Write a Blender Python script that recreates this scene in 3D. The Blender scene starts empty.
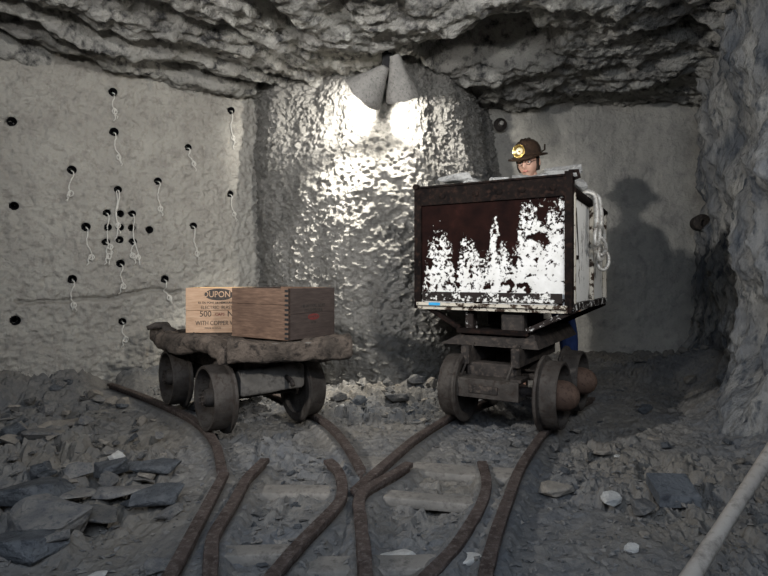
import bpy, bmesh, math, random
import numpy as np
from mathutils import Vector, Matrix
random.seed(7); RNG = np.random.RandomState(11)
S = 0.87                      # design units -> metres
C = bpy.context.scene.collection
CAMZ, F, HX, HY = 1.1, 560.0, 384.0, 275.0
def g(px, py, z=0.0):         # calibration: image point of something standing at height z -> floor plan x, y
    d = (CAMZ - z) * F / (py - HY); return ((px - HX) / F * d, d)
def at(px, py, d): return ((px - HX) / F * d, d, CAMZ - (py - HY) / F * d)

# ---------------------------------------------------------------- noise
def _h(ix, iy, iz, s):
    n = (ix.astype(np.int64) * 374761393 + iy.astype(np.int64) * 668265263 + iz.astype(np.int64) * 2147483647 + s * 1274126177) & 0xffffffff
    n = ((n ^ (n >> 13)) * 1274126177) & 0xffffffff
    n = ((n ^ (n >> 16)) * 2246822519) & 0xffffffff
    return ((n ^ (n >> 15)) & 0xffffff) / float(0xffffff)
def vn(x, y, z, s=0):
    x = np.asarray(x, float); y = np.asarray(y, float) + 0 * x; z = np.asarray(z, float) + 0 * x
    i, j, k = np.floor(x), np.floor(y), np.floor(z)
    u, v, w = x - i, y - j, z - k
    u = u*u*(3-2*u); v = v*v*(3-2*v); w = w*w*(3-2*w)
    r = 0
    for a in (0, 1):
        for b in (0, 1):
            for c in (0, 1):
                r = r + _h(i+a, j+b, k+c, s) * (u if a else 1-u) * (v if b else 1-v) * (w if c else 1-w)
    return r * 2 - 1
def fbm(x, y, z, s=0, o=4, g_=0.5):
    r, a, f = 0, 1.0, 1.0
    for q in range(o):
        r = r + a * vn(x*f, y*f, z*f, s + q*17); a *= g_; f *= 2.03
    return r
def ridge(x, y, z, s=0, o=3):
    r, a, f = 0, 1.0, 1.0
    for q in range(o):
        r = r + a * (1 - 2*np.abs(vn(x*f, y*f, z*f, s + q*31))); a *= .5; f *= 2.1
    return r
def shard(x, y, sc, s):       # broken flat fragments: each cell has its own height and tilt
    X, Y = x*sc, y*sc
    bi, bj = np.floor(X), np.floor(Y)
    best = np.full(X.shape, 1e9); second = np.full(X.shape, 1e9); hh = np.zeros(X.shape)
    z0 = np.zeros(X.shape)
    for a in (-1, 0, 1):
        for b in (-1, 0, 1):
            ci, cj = bi+a, bj+b
            cx, cy = ci + .1 + .8*_h(ci, cj, z0, s), cj + .1 + .8*_h(ci, cj, z0+1, s)
            ang = _h(ci, cj, z0+2, s) * 6.283
            dx, dy = X-cx, Y-cy
            ex, ey = dx*np.cos(ang)+dy*np.sin(ang), -dx*np.sin(ang)+dy*np.cos(ang)
            d = np.maximum(np.abs(ex)*1.25 + .25*np.abs(ey), np.abs(ey)*.8)
            h = _h(ci, cj, z0+3, s) + (_h(ci, cj, z0+4, s)-.5)*1.3*dx + (_h(ci, cj, z0+5, s)-.5)*1.3*dy
            m = d < best
            second = np.where(m, best, np.minimum(second, d))
            hh = np.where(m, h, hh); best = np.where(m, d, best)
    crack = np.clip((second-best)*5, 0, 1)
    return hh*(.35+.65*crack) - (1-crack)*.3
def sstep(a, b, x):
    t = np.clip((x-a)/(b-a), 0, 1); return t*t*(3-2*t)

# ---------------------------------------------------------------- materials
def ramp(nt, src, stops):
    r = nt.nodes.new('ShaderNodeValToRGB'); e = r.color_ramp.elements
    while len(e) < len(stops): e.new(.5)
    for k, (p, c) in enumerate(stops):
        e[k].position = p; e[k].color = (*c, 1) if len(c) == 3 else c
    nt.links.new(src, r.inputs[0]); return r.outputs[0]
def noise(nt, co, scale, detail=4, rough=.55, stretch=None):
    if stretch:
        mp = nt.nodes.new('ShaderNodeMapping'); mp.inputs['Scale'].default_value = stretch
        nt.links.new(co, mp.inputs[0]); co = mp.outputs[0]
    n = nt.nodes.new('ShaderNodeTexNoise'); n.inputs['Scale'].default_value = scale
    n.inputs['Detail'].default_value = detail; n.inputs['Roughness'].default_value = rough
    nt.links.new(co, n.inputs['Vector']); return n.outputs[0]
def mixc(nt, f, a, b, mode='MIX'):
    m = nt.nodes.new('ShaderNodeMix'); m.data_type = 'RGBA'; m.blend_type = mode
    for i, v in ((0, f), (6, a), (7, b)):
        if isinstance(v, (int, float)): m.inputs[i].default_value = v
        elif isinstance(v, tuple): m.inputs[i].default_value = (*v, 1)
        else: nt.links.new(v, m.inputs[i])
    return m.outputs[2]
def math_(nt, op, a, b=0.0, clamp=False):
    m = nt.nodes.new('ShaderNodeMath'); m.operation = op; m.use_clamp = clamp
    for i, v in ((0, a), (1, b)):
        if isinstance(v, (int, float)): m.inputs[i].default_value = v
        else: nt.links.new(v, m.inputs[i])
    return m.outputs[0]
def base(name, rough=.9, metal=0.0, spec=.3):
    m = bpy.data.materials.new(name); m.use_nodes = True; nt = m.node_tree
    b = nt.nodes['Principled BSDF']; b.inputs['Roughness'].default_value = rough
    b.inputs['Metallic'].default_value = metal; b.inputs['Specular IOR Level'].default_value = spec
    tc = nt.nodes.new('ShaderNodeTexCoord'); return m, nt, b, tc.outputs['Object']
def bump(nt, b, h, strength, dist):
    bp = nt.nodes.new('ShaderNodeBump'); bp.inputs['Strength'].default_value = strength; bp.inputs['Distance'].default_value = dist
    nt.links.new(h, bp.inputs['Height']); nt.links.new(bp.outputs[0], b.inputs['Normal'])
def mottled(name, c1, c2, c3=None, scale=6, rough=.9, metal=0, bs=.6, bd=.01, bscale=60, stretch=None, spec=.3, rnd=0):
    m, nt, b, co = base(name, rough, metal, spec)
    n = noise(nt, co, scale, 6, .6, stretch)
    col = ramp(nt, n, [(.35, c1), (.65, c2)])
    if c3:
        n2 = noise(nt, co, scale*3.7, 5, .65, stretch)
        f = ramp(nt, n2, [(.5, (0, 0, 0)), (.68, (1, 1, 1))]); col = mixc(nt, f, col, c3)
    if rnd:
        oi = nt.nodes.new('ShaderNodeObjectInfo')
        k = math_(nt, 'MULTIPLY_ADD', oi.outputs['Random'], rnd); nt.nodes[-1].inputs[2].default_value = 1-rnd/2
        cb = nt.nodes.new('ShaderNodeCombineColor')
        for q in range(3): nt.links.new(k, cb.inputs[q])
        col = mixc(nt, 1.0, col, cb.outputs[0], 'MULTIPLY')
    nt.links.new(col, b.inputs['Base Color'])
    bump(nt, b, noise(nt, co, bscale, 6, .65, stretch), bs, bd); return m
MAT = {}
MAT['shotcrete'] = mottled('shotcrete', (.37, .35, .315), (.45, .43, .385), (.31, .29, .26), 3.2, .95, 0, 1, .035, 34, None, .05)
MAT['rib'] = mottled('rib_shotcrete', (.23, .222, .205), (.34, .328, .305), (.16, .155, .145), 3, 1.0, 0, 1, .06, 60, None, .0)
MAT['backwall'] = mottled('back_shotcrete', (.30, .29, .265), (.37, .355, .32), (.25, .24, .225), 2.2, .92, 0, 1, .022, 34)
MAT['rightwall'] = mottled('streaked_rock', (.13, .14, .155), (.37, .36, .335), (.05, .06, .075), 2.6, .85, 0, 1, .045, 22, (1.6, 1.6, .7))
MAT['ceiling'] = mottled('roof_rock', (.30, .29, .27), (.43, .42, .385), (.06, .06, .062), 2.6, .95, 0, 1, .045, 34, None, .05)
def floor_mat():
    m, nt, b, co = base('dusty_floor', .93)
    n = noise(nt, co, 1.1, 4, .55); col = ramp(nt, n, [(.40, (.115, .118, .123)), (.62, (.158, .143, .122))])
    n2 = noise(nt, co, 14, 6, .7); f = ramp(nt, n2, [(.45, (0, 0, 0)), (.72, (1, 1, 1))])
    col = mixc(nt, math_(nt, 'MULTIPLY', f, .6), col, (.24, .225, .20))
    n3 = noise(nt, co, 38, 4, .6); f = ramp(nt, n3, [(.55, (0, 0, 0)), (.7, (1, 1, 1))])
    col = mixc(nt, math_(nt, 'MULTIPLY', f, .55), col, (.075, .08, .088))
    nt.links.new(col, b.inputs['Base Color']); bump(nt, b, noise(nt, co, 55, 6, .7), .8, .012); return m
MAT['floor'] = floor_mat()
MAT['rock'] = mottled('slate_rock', (.10, .10, .102), (.175, .165, .15), (.06, .064, .072), 5, .85, 0, .6, .01, 40, rnd=.7)
MAT['bluerock'] = mottled('blue_slate', (.06, .066, .075), (.12, .127, .135), (.035, .038, .045), 6, .75, 0, 1, .01, 30, rnd=.3)
MAT['tanrock'] = mottled('tan_rock', (.19, .17, .145), (.26, .235, .20), (.17, .155, .14), 6, .9, 0, .6, .01, 40, rnd=.3)
MAT['palerock'] = mottled('pale_rock', (.38, .37, .35), (.5, .49, .46), None, 8, .85, 0, .5, .01, 40)
MAT['gravel'] = mottled('gravel', (.12, .12, .12), (.21, .195, .175), (.06, .065, .072), 12, .9)
MAT['railsteel'] = mottled('rusty_rail', (.045, .032, .028), (.095, .073, .064), (.14, .12, .108), 16, .75, .1, 1, .010, 70, None, .2)
MAT['iron'] = mottled('dark_iron', (.018, .016, .015), (.045, .038, .034), (.075, .06, .05), 9, .7, .1, .5, .005, 70, None, .15)
MAT['wheeliron'] = mottled('wheel_iron', (.032, .027, .024), (.07, .062, .055), (.03, .022, .018), 9, .65, .2, .6, .006, 70, None, .2)
MAT['rust'] = mottled('rust_brown', (.09, .055, .04), (.14, .09, .066), (.05, .03, .024), 14, .8, .15, .6, .005, 80)
MAT['black'] = mottled('black', (.006, .006, .007), (.014, .014, .015), None, 10, .7)
MAT['hole_lining'] = mottled('black_hole_lining', (.004, .004, .005), (.01, .01, .012), None, 10, .95, 0, .3, .002, 50, None, .1)  # near-black lining, the shade inside the drill holes put into the colour
MAT['timber'] = mottled('old_timber', (.04, .032, .026), (.115, .09, .072), (.014, .011, .009), 6, .88, 0, 1, .03, 24, (1, 1, 1))
MAT['tie'] = mottled('grey_tie', (.16, .15, .135), (.235, .215, .19), (.11, .10, .09), 8, .9, 0, .7, .006, 40)
MAT['greybeam'] = mottled('grey_beam', (.085, .077, .068), (.14, .128, .115), (.05, .045, .04), 6, .85, 0, .6, .006, 30)
MAT['pole'] = mottled('pale_pole', (.27, .235, .20), (.38, .34, .29), (.17, .145, .12), 6, .8, 0, .6, .003, 60)
MAT['wire'] = mottled('white_wire', (.6, .58, .53), (.72, .70, .65), None, 10, .6)
MAT['shade'] = mottled('dusty_shade', (.15, .145, .135), (.21, .20, .185), (.10, .095, .09), 14, .9, 0, .7, .006, 50)
MAT['chain'] = mottled('chain_steel', (.42, .40, .36), (.56, .54, .50), (.2, .16, .13), 18, .5, .3, .4, .003, 80)
MAT['skin'] = mottled('skin', (.62, .36, .26), (.70, .43, .32), None, 20, .5, 0, .1, .002, 80)
MAT['hair'] = mottled('dark_hair', (.02, .014, .01), (.04, .028, .02), None, 40, .7)
MAT['helmet'] = mottled('helmet_shell', (.035, .022, .016), (.07, .045, .03), (.02, .014, .012), 14, .25, .1, .2, .002, 60, None, .6)
MAT['brass'] = mottled('brass', (.62, .42, .12), (.75, .55, .2), (.4, .24, .06), 20, .25, .9, .2, .002, 60)
MAT['lens'] = mottled('lamp_reflector', (.8, .74, .5), (.9, .84, .62), None, 20, .3, .3)
MAT['denim'] = mottled('blue_denim', (.015, .035, .12), (.025, .05, .17), None, 20, .85)
MAT['shirt'] = mottled('grey_shirt', (.10, .10, .10), (.15, .15, .145), None, 8, .9)
MAT['boot'] = mottled('boot', (.02, .015, .012), (.04, .03, .025), None, 8, .6)
MAT['eyewhite'] = mottled('eye_white', (.75, .73, .7), (.8, .78, .75), None, 8, .3)
MAT['lip'] = mottled('lip', (.45, .17, .14), (.5, .2, .17), None, 8, .5)
MAT['blue'] = mottled('blue_tape', (.02, .25, .5), (.03, .32, .6), None, 8, .5)
MAT['ink'] = mottled('black_ink', (.025, .02, .018), (.06, .05, .042), None, 60, .8)
MAT['redink'] = mottled('red_ink', (.12, .022, .02), (.16, .035, .03), None, 60, .8)
MAT['ore'] = mottled('ore', (.24, .24, .235), (.36, .355, .34), (.14, .14, .14), 6, .9, 0, .6, .01, 40, rnd=.4)
def bulb_mat():
    m, nt, b, co = base('lit_bulb'); b.inputs['Emission Color'].default_value = (1, .93, .8, 1)
    b.inputs['Emission Strength'].default_value = 60; return m
MAT['bulb'] = bulb_mat()
def wood(name, c1, c2, c3, stretch):
    m, nt, b, co = base(name, .75)
    n = noise(nt, co, 9, 6, .65, stretch); col = ramp(nt, n, [(.3, c1), (.52, c2), (.72, c3)])
    n2 = noise(nt, co, 4, 3, .5); col = mixc(nt, ramp(nt, n2, [(.45, (0, 0, 0)), (.75, (.6, .6, .6))]), col, c1)
    nt.links.new(col, b.inputs['Base Color']); bump(nt, b, n, .4, .003); return m
MAT['pine'] = wood('pine_crate', (.26, .165, .10), (.38, .25, .165), (.45, .315, .215), (1, 6, 9))
MAT['pinein'] = wood('raw_pine', (.55, .34, .16), (.66, .43, .22), (.72, .5, .28), (1, 6, 9))
MAT['brownwood'] = wood('brown_crate', (.055, .032, .022), (.11, .066, .044), (.165, .105, .072), (1.2, 1.2, 9))
MAT['shadedwood'] = wood('brown_crate_shaded', (.036, .026, .022), (.06, .044, .038), (.082, .062, .053), (1.2, 1.2, 9))  # same brown crate wood, with the marked end's shade put into its colour
def paint_front(w, z0, z1):    # peeling white paint over black-brown rust; boundary follows the panel's own worn line
    m, nt, b, co = base('peeling_front', .85, 0, .03)
    sx = nt.nodes.new('ShaderNodeSeparateXYZ'); nt.links.new(co, sx.inputs[0])
    u = math_(nt, 'ADD', math_(nt, 'DIVIDE', sx.outputs[0], w*S), .5)
    v = math_(nt, 'DIVIDE', math_(nt, 'SUBTRACT', sx.outputs[2], z0*S), (z1-z0)*S)
    fc = nt.nodes.new('ShaderNodeFloatCurve'); cv = fc.mapping.curves[0]
    pts = [(0, .1), (.03, .35), (.05, .55), (.09, .66), (.14, .67), (.20, .64), (.235, .54), (.262, .26), (.285, .48), (.32, .62), (.37, .60), (.42, .50), (.47, .42),
           (.505, .50), (.525, .86), (.55, .88), (.572, .62), (.61, .52), (.655, .42), (.69, .56), (.715, .84), (.76, .93), (.80, .95), (.85, .92), (.88, .84), (.93, .92), (.965, .97), (1, .9)]
    cv.points[0].location = pts[0]; cv.points[1].location = pts[-1]
    for p in pts[1:-1]: cv.points.new(*p)
    for p in cv.points: p.handle_type = 'VECTOR'
    fc.mapping.update(); nt.links.new(u, fc.inputs['Value'])
    na = noise(nt, co, 26, 6, .7); nb = noise(nt, co, 45, 5, .7)
    d = math_(nt, 'SUBTRACT', fc.outputs[0], v)
    d = math_(nt, 'ADD', d, math_(nt, 'MULTIPLY', math_(nt, 'SUBTRACT', na, .5), .9))
    edge = ramp(nt, d, [(.0, (0, 0, 0)), (.03, (1, 1, 1))])
    peel = math_(nt, 'ADD', nb, math_(nt, 'MULTIPLY', d, .22))
    pm = ramp(nt, peel, [(.50, (0, 0, 0)), (.525, (1, 1, 1))])
    big = ramp(nt, noise(nt, co, 11, 4, .6), [(.42, (0, 0, 0)), (.45, (1, 1, 1))])
    fac = math_(nt, 'MULTIPLY', math_(nt, 'MULTIPLY', edge, pm), big)
    r = ramp(nt, noise(nt, co, 7, 5, .6), [(.3, (.005, .003, .003)), (.6, (.014, .006, .005)), (.8, (.034, .012, .010))])
    wcol = ramp(nt, noise(nt, co, 10, 4, .6), [(.3, (.54, .53, .50)), (.65, (.68, .67, .65))])
    nt.links.new(mixc(nt, fac, r, wcol), b.inputs['Base Color']); bump(nt, b, fac, .5, .003); return m
def paint_patch(name, thr, stretch=None, dark=(.03, .018, .014), sc=14, white=(.62, .61, .58)):
    m, nt, b, co = base(name, .65, 0, .15)
    n = noise(nt, co, sc, 6, .72, stretch); f = ramp(nt, n, [(thr-.015, (0, 0, 0)), (thr+.015, (1, 1, 1))])
    r = ramp(nt, noise(nt, co, 8, 5), [(.3, (dark[0]*.5, dark[1]*.5, dark[2]*.5)), (.7, dark)])
    nt.links.new(mixc(nt, f, r, white), b.inputs['Base Color']); bump(nt, b, f, .4, .003); return m
MAT['sidepaint'] = paint_patch('peeling_side', .40, (1.6, 1.6, .5))
MAT['trimpaint'] = paint_patch('peeling_trim', .56, None, (.02, .014, .012), 20)
MAT['lippaint'] = paint_patch('worn_lip', .47, None, (.05, .03, .02), 16, (.46, .42, .35))
MAT['darkrust'] = mottled('dark_rust', (.005, .004, .004), (.011, .008, .007), (.024, .014, .011), 9, .8, 0, .5, .004, 60, None, .04)

# ---------------------------------------------------------------- mesh building
class MB:
    def __init__(s): s.v, s.f = [], []
    def add(s, vs, fs):
        o = len(s.v); s.v += [tuple(p) for p in vs]; s.f += [tuple(i+o for i in q) for q in fs]; return s
    def box(s, c, d, rot=0, taper=0):
        cx, cy, cz = c; x, y, z = d[0]/2, d[1]/2, d[2]/2; ca, sa = math.cos(rot), math.sin(rot); bv = min(x, y, z)*.18
        P = []
        for (sx, sy, sz) in [(a, b_, c_) for a in (-1, 1) for b_ in (-1, 1) for c_ in (-1, 1)]:
            for k in range(3):
                q = [sx*x, sy*y, sz*z]
                for m in range(3):
                    if m != k: q[m] -= (sx, sy, sz)[m]*bv
                P.append((cx+q[0]*ca-q[1]*sa, cy+q[0]*sa+q[1]*ca, cz+q[2]))
        return s.hull(P)
    def hull(s, P):
        bm = bmesh.new(); [bm.verts.new(p) for p in P]
        r = bmesh.ops.convex_hull(bm, input=bm.verts)
        bmesh.ops.delete(bm, geom=[v for v in bm.verts if not v.link_faces], context='VERTS')
        bm.verts.index_update(); s.add([v.co[:] for v in bm.verts], [[v.index for v in f.verts] for f in bm.faces]); bm.free(); return s
    def tube(s, pts, r, n=8, closed=False):
        pts = [Vector(p) for p in pts]; R = r if isinstance(r, (list, tuple)) else [r]*len(pts); m = len(pts); vs = []; up = None
        for i, p in enumerate(pts):
            a = pts[(i-1) % m] if closed or i else p; b_ = pts[(i+1) % m] if closed or i < m-1 else p
            t = (b_-a).normalized()
            if up is None: up = t.orthogonal().normalized()
            up = (up - t*up.dot(t)).normalized(); w = t.cross(up)
            for k in range(n):
                a2 = 2*math.pi*k/n; vs.append(p + (up*math.cos(a2)+w*math.sin(a2))*R[i])
        fs = []
        for i in range(m if closed else m-1):
            j = (i+1) % m
            for k in range(n): fs.append((i*n+k, i*n+(k+1) % n, j*n+(k+1) % n, j*n+k))
        if not closed: fs.append(tuple(reversed(range(n)))); fs.append(tuple((m-1)*n+k for k in range(n)))
        return s.add(vs, fs)
    def lathe(s, prof, origin=(0, 0, 0), axis=(1, 0, 0), n=40, cap=True):
        ax = Vector(axis).normalized(); u = ax.orthogonal().normalized(); w = ax.cross(u); o = Vector(origin); vs = []
        for a, r in prof:
            for k in range(n):
                t = 2*math.pi*k/n; vs.append(o + ax*a + (u*math.cos(t)+w*math.sin(t))*max(r, 1e-4))
        fs = []
        for i in range(len(prof)-1):
            for k in range(n): fs.append((i*n+k, i*n+(k+1) % n, (i+1)*n+(k+1) % n, (i+1)*n+k))
        return s.add(vs, fs)
    def sphere(s, c, r, n=16, m=10):
        r = r if isinstance(r, tuple) else (r, r, r); vs = []
        for i in range(m+1):
            t = math.pi*i/m
            for k in range(n):
                p = 2*math.pi*k/n; vs.append((c[0]+r[0]*math.sin(t)*math.cos(p), c[1]+r[1]*math.sin(t)*math.sin(p), c[2]+r[2]*math.cos(t)))
        return s.add(vs, [(i*n+k, (i+1)*n+k, (i+1)*n+(k+1) % n, i*n+(k+1) % n) for i in range(m) for k in range(n)])
    def beam(s, p0, p1, w, h, seed=0, amp=.008, rnd=.35, n=20, m=26, sag=0, flare=0, roll=0):
        # rough-sawn timber or log: rounded cross-section swept with its own unevenness
        p0, p1 = Vector(p0), Vector(p1); t = (p1-p0).normalized(); side = t.cross(Vector((0, 0, 1))).normalized(); up = side.cross(t); L = (p1-p0).length
        if roll: side, up = side*math.cos(roll)+up*math.sin(roll), up*math.cos(roll)-side*math.sin(roll)
        e = 2/(.3+1.7*rnd) if rnd < 1 else 1; pw = 1/max(e, .01)*1.0
        I, K = np.meshgrid(np.arange(m+1), np.arange(n), indexing='ij'); a = 2*np.pi*K/n; q = I/m
        ex = .25+.75*rnd
        cu = np.sign(np.cos(a))*np.abs(np.cos(a))**ex*w/2; cv = np.sign(np.sin(a))*np.abs(np.sin(a))**ex*h/2
        endr = 1 - .12*np.maximum(0, 1-np.minimum(I, m-I))*(1)
        nz = amp*(fbm(q*L*5, cu*9, cv*9, seed, 4)); gr = 1+nz/(np.hypot(cu, cv)+1e-6)*1.2
        cu = cu*gr*endr*(1+flare*q); cv = cv*gr*endr*(1+flare*q)
        dz = -sag*4*q*(1-q) + amp*1.5*vn(q*L*2.5, 0*q, 0*q, seed+5); dx = amp*1.5*vn(q*L*2.5, 0*q+3, 0*q, seed+9)
        P = np.array(p0)[None, None] + q[..., None]*np.array(t*L) + (cu+dx)[..., None]*np.array(side) + (cv+dz)[..., None]*np.array(up)
        o = P.reshape(-1, 3).tolist(); fs = [(i*n+k, (i+1)*n+k, (i+1)*n+(k+1) % n, i*n+(k+1) % n) for i in range(m) for k in range(n)]
        fs += [tuple(range(n)), tuple(reversed([m*n+k for k in range(n)]))]
        return s.add(o, fs)
    def mesh(s, name, origin=(0, 0, 0), fix=True):
        me = bpy.data.meshes.new(name); ox, oy, oz = origin
        me.from_pydata([((x-ox)*S, (y-oy)*S, (z-oz)*S) for x, y, z in s.v], [], s.f); me.update()
        if fix:
            bm = bmesh.new(); bm.from_mesh(me); bmesh.ops.remove_doubles(bm, verts=bm.verts, dist=1e-5)
            bmesh.ops.recalc_face_normals(bm, faces=bm.faces); bm.to_mesh(me); bm.free()
        return me
    def build(s, name, mat, parent=None, origin=(0, 0, 0), smooth=False, loc=None, autos=None):
        me = s.mesh(name, origin); o = bpy.data.objects.new(name, me); C.objects.link(o); me.materials.append(MAT[mat] if isinstance(mat, str) else mat)
        if smooth:
            me.polygons.foreach_set('use_smooth', [True]*len(me.polygons))
            if autos: me.set_sharp_from_angle(angle=math.radians(autos))
        if parent: o.parent = parent
        else: o.location = [c*S for c in (loc if loc is not None else origin)]
        return o
def tag(o, label=None, cat=None, group=None, kind=None):
    if label: o['label'] = label
    if cat: o['category'] = cat
    if group: o['group'] = group
    if kind: o['kind'] = kind
    return o
def empty(name, loc, rz, label, cat, group=None):
    o = bpy.data.objects.new(name, None); C.objects.link(o); o.location = [c*S for c in loc]; o.rotation_euler = (0, 0, rz); o.empty_display_size = .1
    return tag(o, label, cat, group)
def grid(name, P, mat, smooth=True, flip=False):
    a, b, _ = P.shape; me = bpy.data.meshes.new(name); V = (P.reshape(-1, 3)*S).astype(np.float32)
    i, j = np.meshgrid(np.arange(a-1), np.arange(b-1), indexing='ij'); q = (i*b+j).ravel()
    f = np.stack([q, q+b, q+b+1, q+1] if not flip else [q, q+1, q+b+1, q+b], 1).astype(np.int32); n = len(f)
    me.vertices.add(len(V)); me.vertices.foreach_set('co', V.ravel()); me.loops.add(n*4); me.loops.foreach_set('vertex_index', f.ravel())
    me.polygons.add(n); me.polygons.foreach_set('loop_start', np.arange(n, dtype=np.int32)*4)
    me.update(calc_edges=True)
    me.polygons.foreach_set('use_smooth', np.full(n, smooth)); me.materials.append(MAT[mat]); me.validate()
    o = bpy.data.objects.new(name, me); C.objects.link(o); o['kind'] = 'structure'; return o

# ---------------------------------------------------------------- the setting
def resample(pts, sp, smooth=True):
    pts = np.array(pts, float)
    if smooth and len(pts) > 2:
        out = []
        P = np.vstack([2*pts[0]-pts[1], pts, 2*pts[-1]-pts[-2]])
        for i in range(1, len(P)-2):
            for t in np.linspace(0, 1, 24, endpoint=False):
                p0, p1, p2, p3 = P[i-1:i+3]
                out.append(.5*((2*p1)+(-p0+p2)*t+(2*p0-5*p1+4*p2-p3)*t*t+(-p0+3*p1-3*p2+p3)*t**3))
        out.append(pts[-1]); pts = np.array(out)
    d = np.r_[0, np.cumsum(np.hypot(*np.diff(pts, axis=0).T))]; n = max(2, int(d[-1]/sp)); s = np.linspace(0, d[-1], n+1)
    return np.stack([np.interp(s, d, pts[:, k]) for k in range(pts.shape[1])], 1), s
def wall(name, pts, z0, z1, sp, disp, mat, smooth=True, flip=False):
    p, s = resample(pts, sp, smooth); t = np.gradient(p, axis=0); t /= np.hypot(t[:, 0], t[:, 1])[:, None]
    nrm = np.stack([t[:, 1], -t[:, 0]], 1)     # travelling left -> right the room is on the right-hand side
    z = np.linspace(z0, z1, int((z1-z0)/sp)+1)
    X, Z = np.meshgrid(p[:, 0], z, indexing='ij'); Y = np.meshgrid(p[:, 1], z, indexing='ij')[0]; Sg = np.meshgrid(s, z, indexing='ij')[0]
    D = disp(X, Y, Z, Sg)
    P = np.stack([X+nrm[:, 0:1]*D, Y+nrm[:, 1:2]*D, Z], -1)
    return grid(name, P, mat, flip=flip)

WA, WB = np.array([-3.36, 4.9]), np.array([-1.64, 6.3]); WD = (WB-WA)/np.linalg.norm(WB-WA); WN = np.array([WD[1], -WD[0]])
W0 = WA - WD*2.0
def on_left_wall(px, py):
    k = (px-HX)/F                 # x = k*y on the sight line
    t = (k*WA[1]-WA[0])/(WD[0]-k*WD[1]); x, y = WA+WD*t; return x, y, CAMZ-(py-HY)/F*y
# (px, py, radius, wire end y or 0, hole label, wire label)
HOLES = [
 (11.5,122,.040,0,'upper of the two plain holes at the far left','' ),
 (113,92,.040,122,'topmost hole, tucked right under the roof ledge','thin white wire knotted below the topmost hole under the roof ledge'),
 (114,132,.042,164,'second hole down below the roof ledge, above the central cluster','slanting knotted white wire from the second hole below the roof ledge'),
 (230,111,.038,150,'high hole beside the dark corner, just under the roof','looped white wire trailing down beside the dark corner under the roof'),
 (189,147,.038,165,'upper right hole between the corner column and the single middle one','short white wire ending in a small ring at upper right of the wall'),
 (71,170.5,.042,203,'upper left hole, left of the central cluster','long straight white wire in the upper left of the drilled wall'),
 (158,181,.038,214,'hole just upper right of the central cluster','long white wire with a forked tail just upper right of the cluster'),
 (117,190,.036,242,'slightly chipped hole directly on top of the central cluster','doubled long white wire running down through the central cluster'),
 (14,206,.038,0,'middle of the three plain holes at the far left',''),
 (231.5,193.5,.038,219,'middle hole beside the dark corner, level with the cluster top','short tangled white wire beside the dark corner at mid height'),
 (106,213,.034,262,'top left hole of the tight central cluster','long white wire hanging down the left column of the central cluster'),
 (119,214,.034,0,'top centre hole of the tight central cluster',''),
 (131,214,.034,266,'top right hole of the tight central cluster','long white wire hanging down the right column of the central cluster'),
 (85,227,.040,262,'single hole just left of the tight central cluster','wavy white wire hanging just left of the central cluster'),
 (107,227.5,.034,0,'middle left hole of the tight central cluster',''),
 (119,227.5,.036,0,'centre hole of the tight central cluster',''),
 (131,228,.036,0,'middle right hole of the tight central cluster',''),
 (148,230,.038,0,'lone wireless hole just right of the tight central cluster',''),
 (192.5,226,.038,258,'hole right of the cluster, above the pale crate','curling white wire right of the cluster, above the pale crate'),
 (105,242,.034,266,'bottom left hole of the tight central cluster','short frayed white wire under the bottom left hole of the cluster'),
 (118,240,.036,0,'bottom centre hole of the tight central cluster',''),
 (131,242,.034,258,'bottom right hole of the tight central cluster','short white loop under the bottom right hole of the cluster'),
 (119,263.6,.038,289,'hole just below the central cluster, above the crack','forked white wire just below the cluster, above the long crack'),
 (71,279,.040,311,'lower left hole above the long crack','white wire curling left across the crack at lower left'),
 (163,279,.040,304,'lower right hole above the crack, left of the pale crate','knotted white wire across the crack left of the pale crate'),
 (14.6,320,.044,0,'lowest hole at the far left, below the crack',''),
 (121,321,.034,342,'lower centre hole below the long crack','dusty looped wire from the hole below the crack'),
 (129.5,374.6,.036,0,'bottom hole near the floor above the end of the rail',''),
]
hole_pos = [on_left_wall(h[0], h[1]) for h in HOLES]
crack_px = [(-60, 299), (0, 302), (40, 302), (75, 300), (100, 299), (120, 296), (140, 292), (158, 288), (172, 293), (190, 291), (215, 290), (238, 296)]
CR = np.array([on_left_wall(*c) for c in crack_px]); CRs = (CR[:, :2]-W0) @ WD
crack2 = np.array([on_left_wall(*c) for c in [(-60, 352), (0, 350), (60, 345), (120, 332), (160, 322), (200, 318)]]); C2s = (crack2[:, :2]-W0) @ WD
def lw_base(X, Y, Z, Sg):
    D = .05*fbm(X*.9, Y*.9, Z*.9, 3, 3) + .011*ridge(X*15, Y*15, Z*17, 5, 2) + .017*fbm(X*29, Y*29, Z*29, 8, 2)
    zc = np.interp(Sg, CRs, CR[:, 2]) + .012*vn(Sg*9, Sg*0, Sg*0, 4)
    below = sstep(0, .01, zc-Z)
    D = D + .030*below*np.exp(-np.maximum(zc-Z, 0)*3.0) - .08*np.exp(-((Z-zc)/.016)**2)*sstep(-.5, .3, vn(Sg*3, Sg*0, Sg*0, 12)+.35)
    z2 = np.interp(Sg, C2s, crack2[:, 2]) + .03*vn(Sg*5, Sg*0, Sg*0, 41)
    D = D + .04*sstep(0, .05, z2-Z)
    rough = sstep(1.1, .35, Z)
    D = D + rough*(.012*ridge(X*10, Y*10, Z*13, 55, 3))
    return D
def lw_disp(X, Y, Z, Sg):
    D = lw_base(X, Y, Z, Sg)
    for h, p in zip(HOLES, hole_pos):
        sc = (np.array(p[:2])-W0) @ WD; r = np.hypot(Sg-sc, Z-p[2]); D = np.where(r < h[2]*.9, D-.22*sstep(h[2]*.9, h[2]*.65, r), D)
    return D
ZT = 3.75
wall('wall_left', [tuple(W0), tuple(WB+WD*.35)], -.1, ZT, .0125, lw_disp, 'shotcrete', smooth=False)
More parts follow.
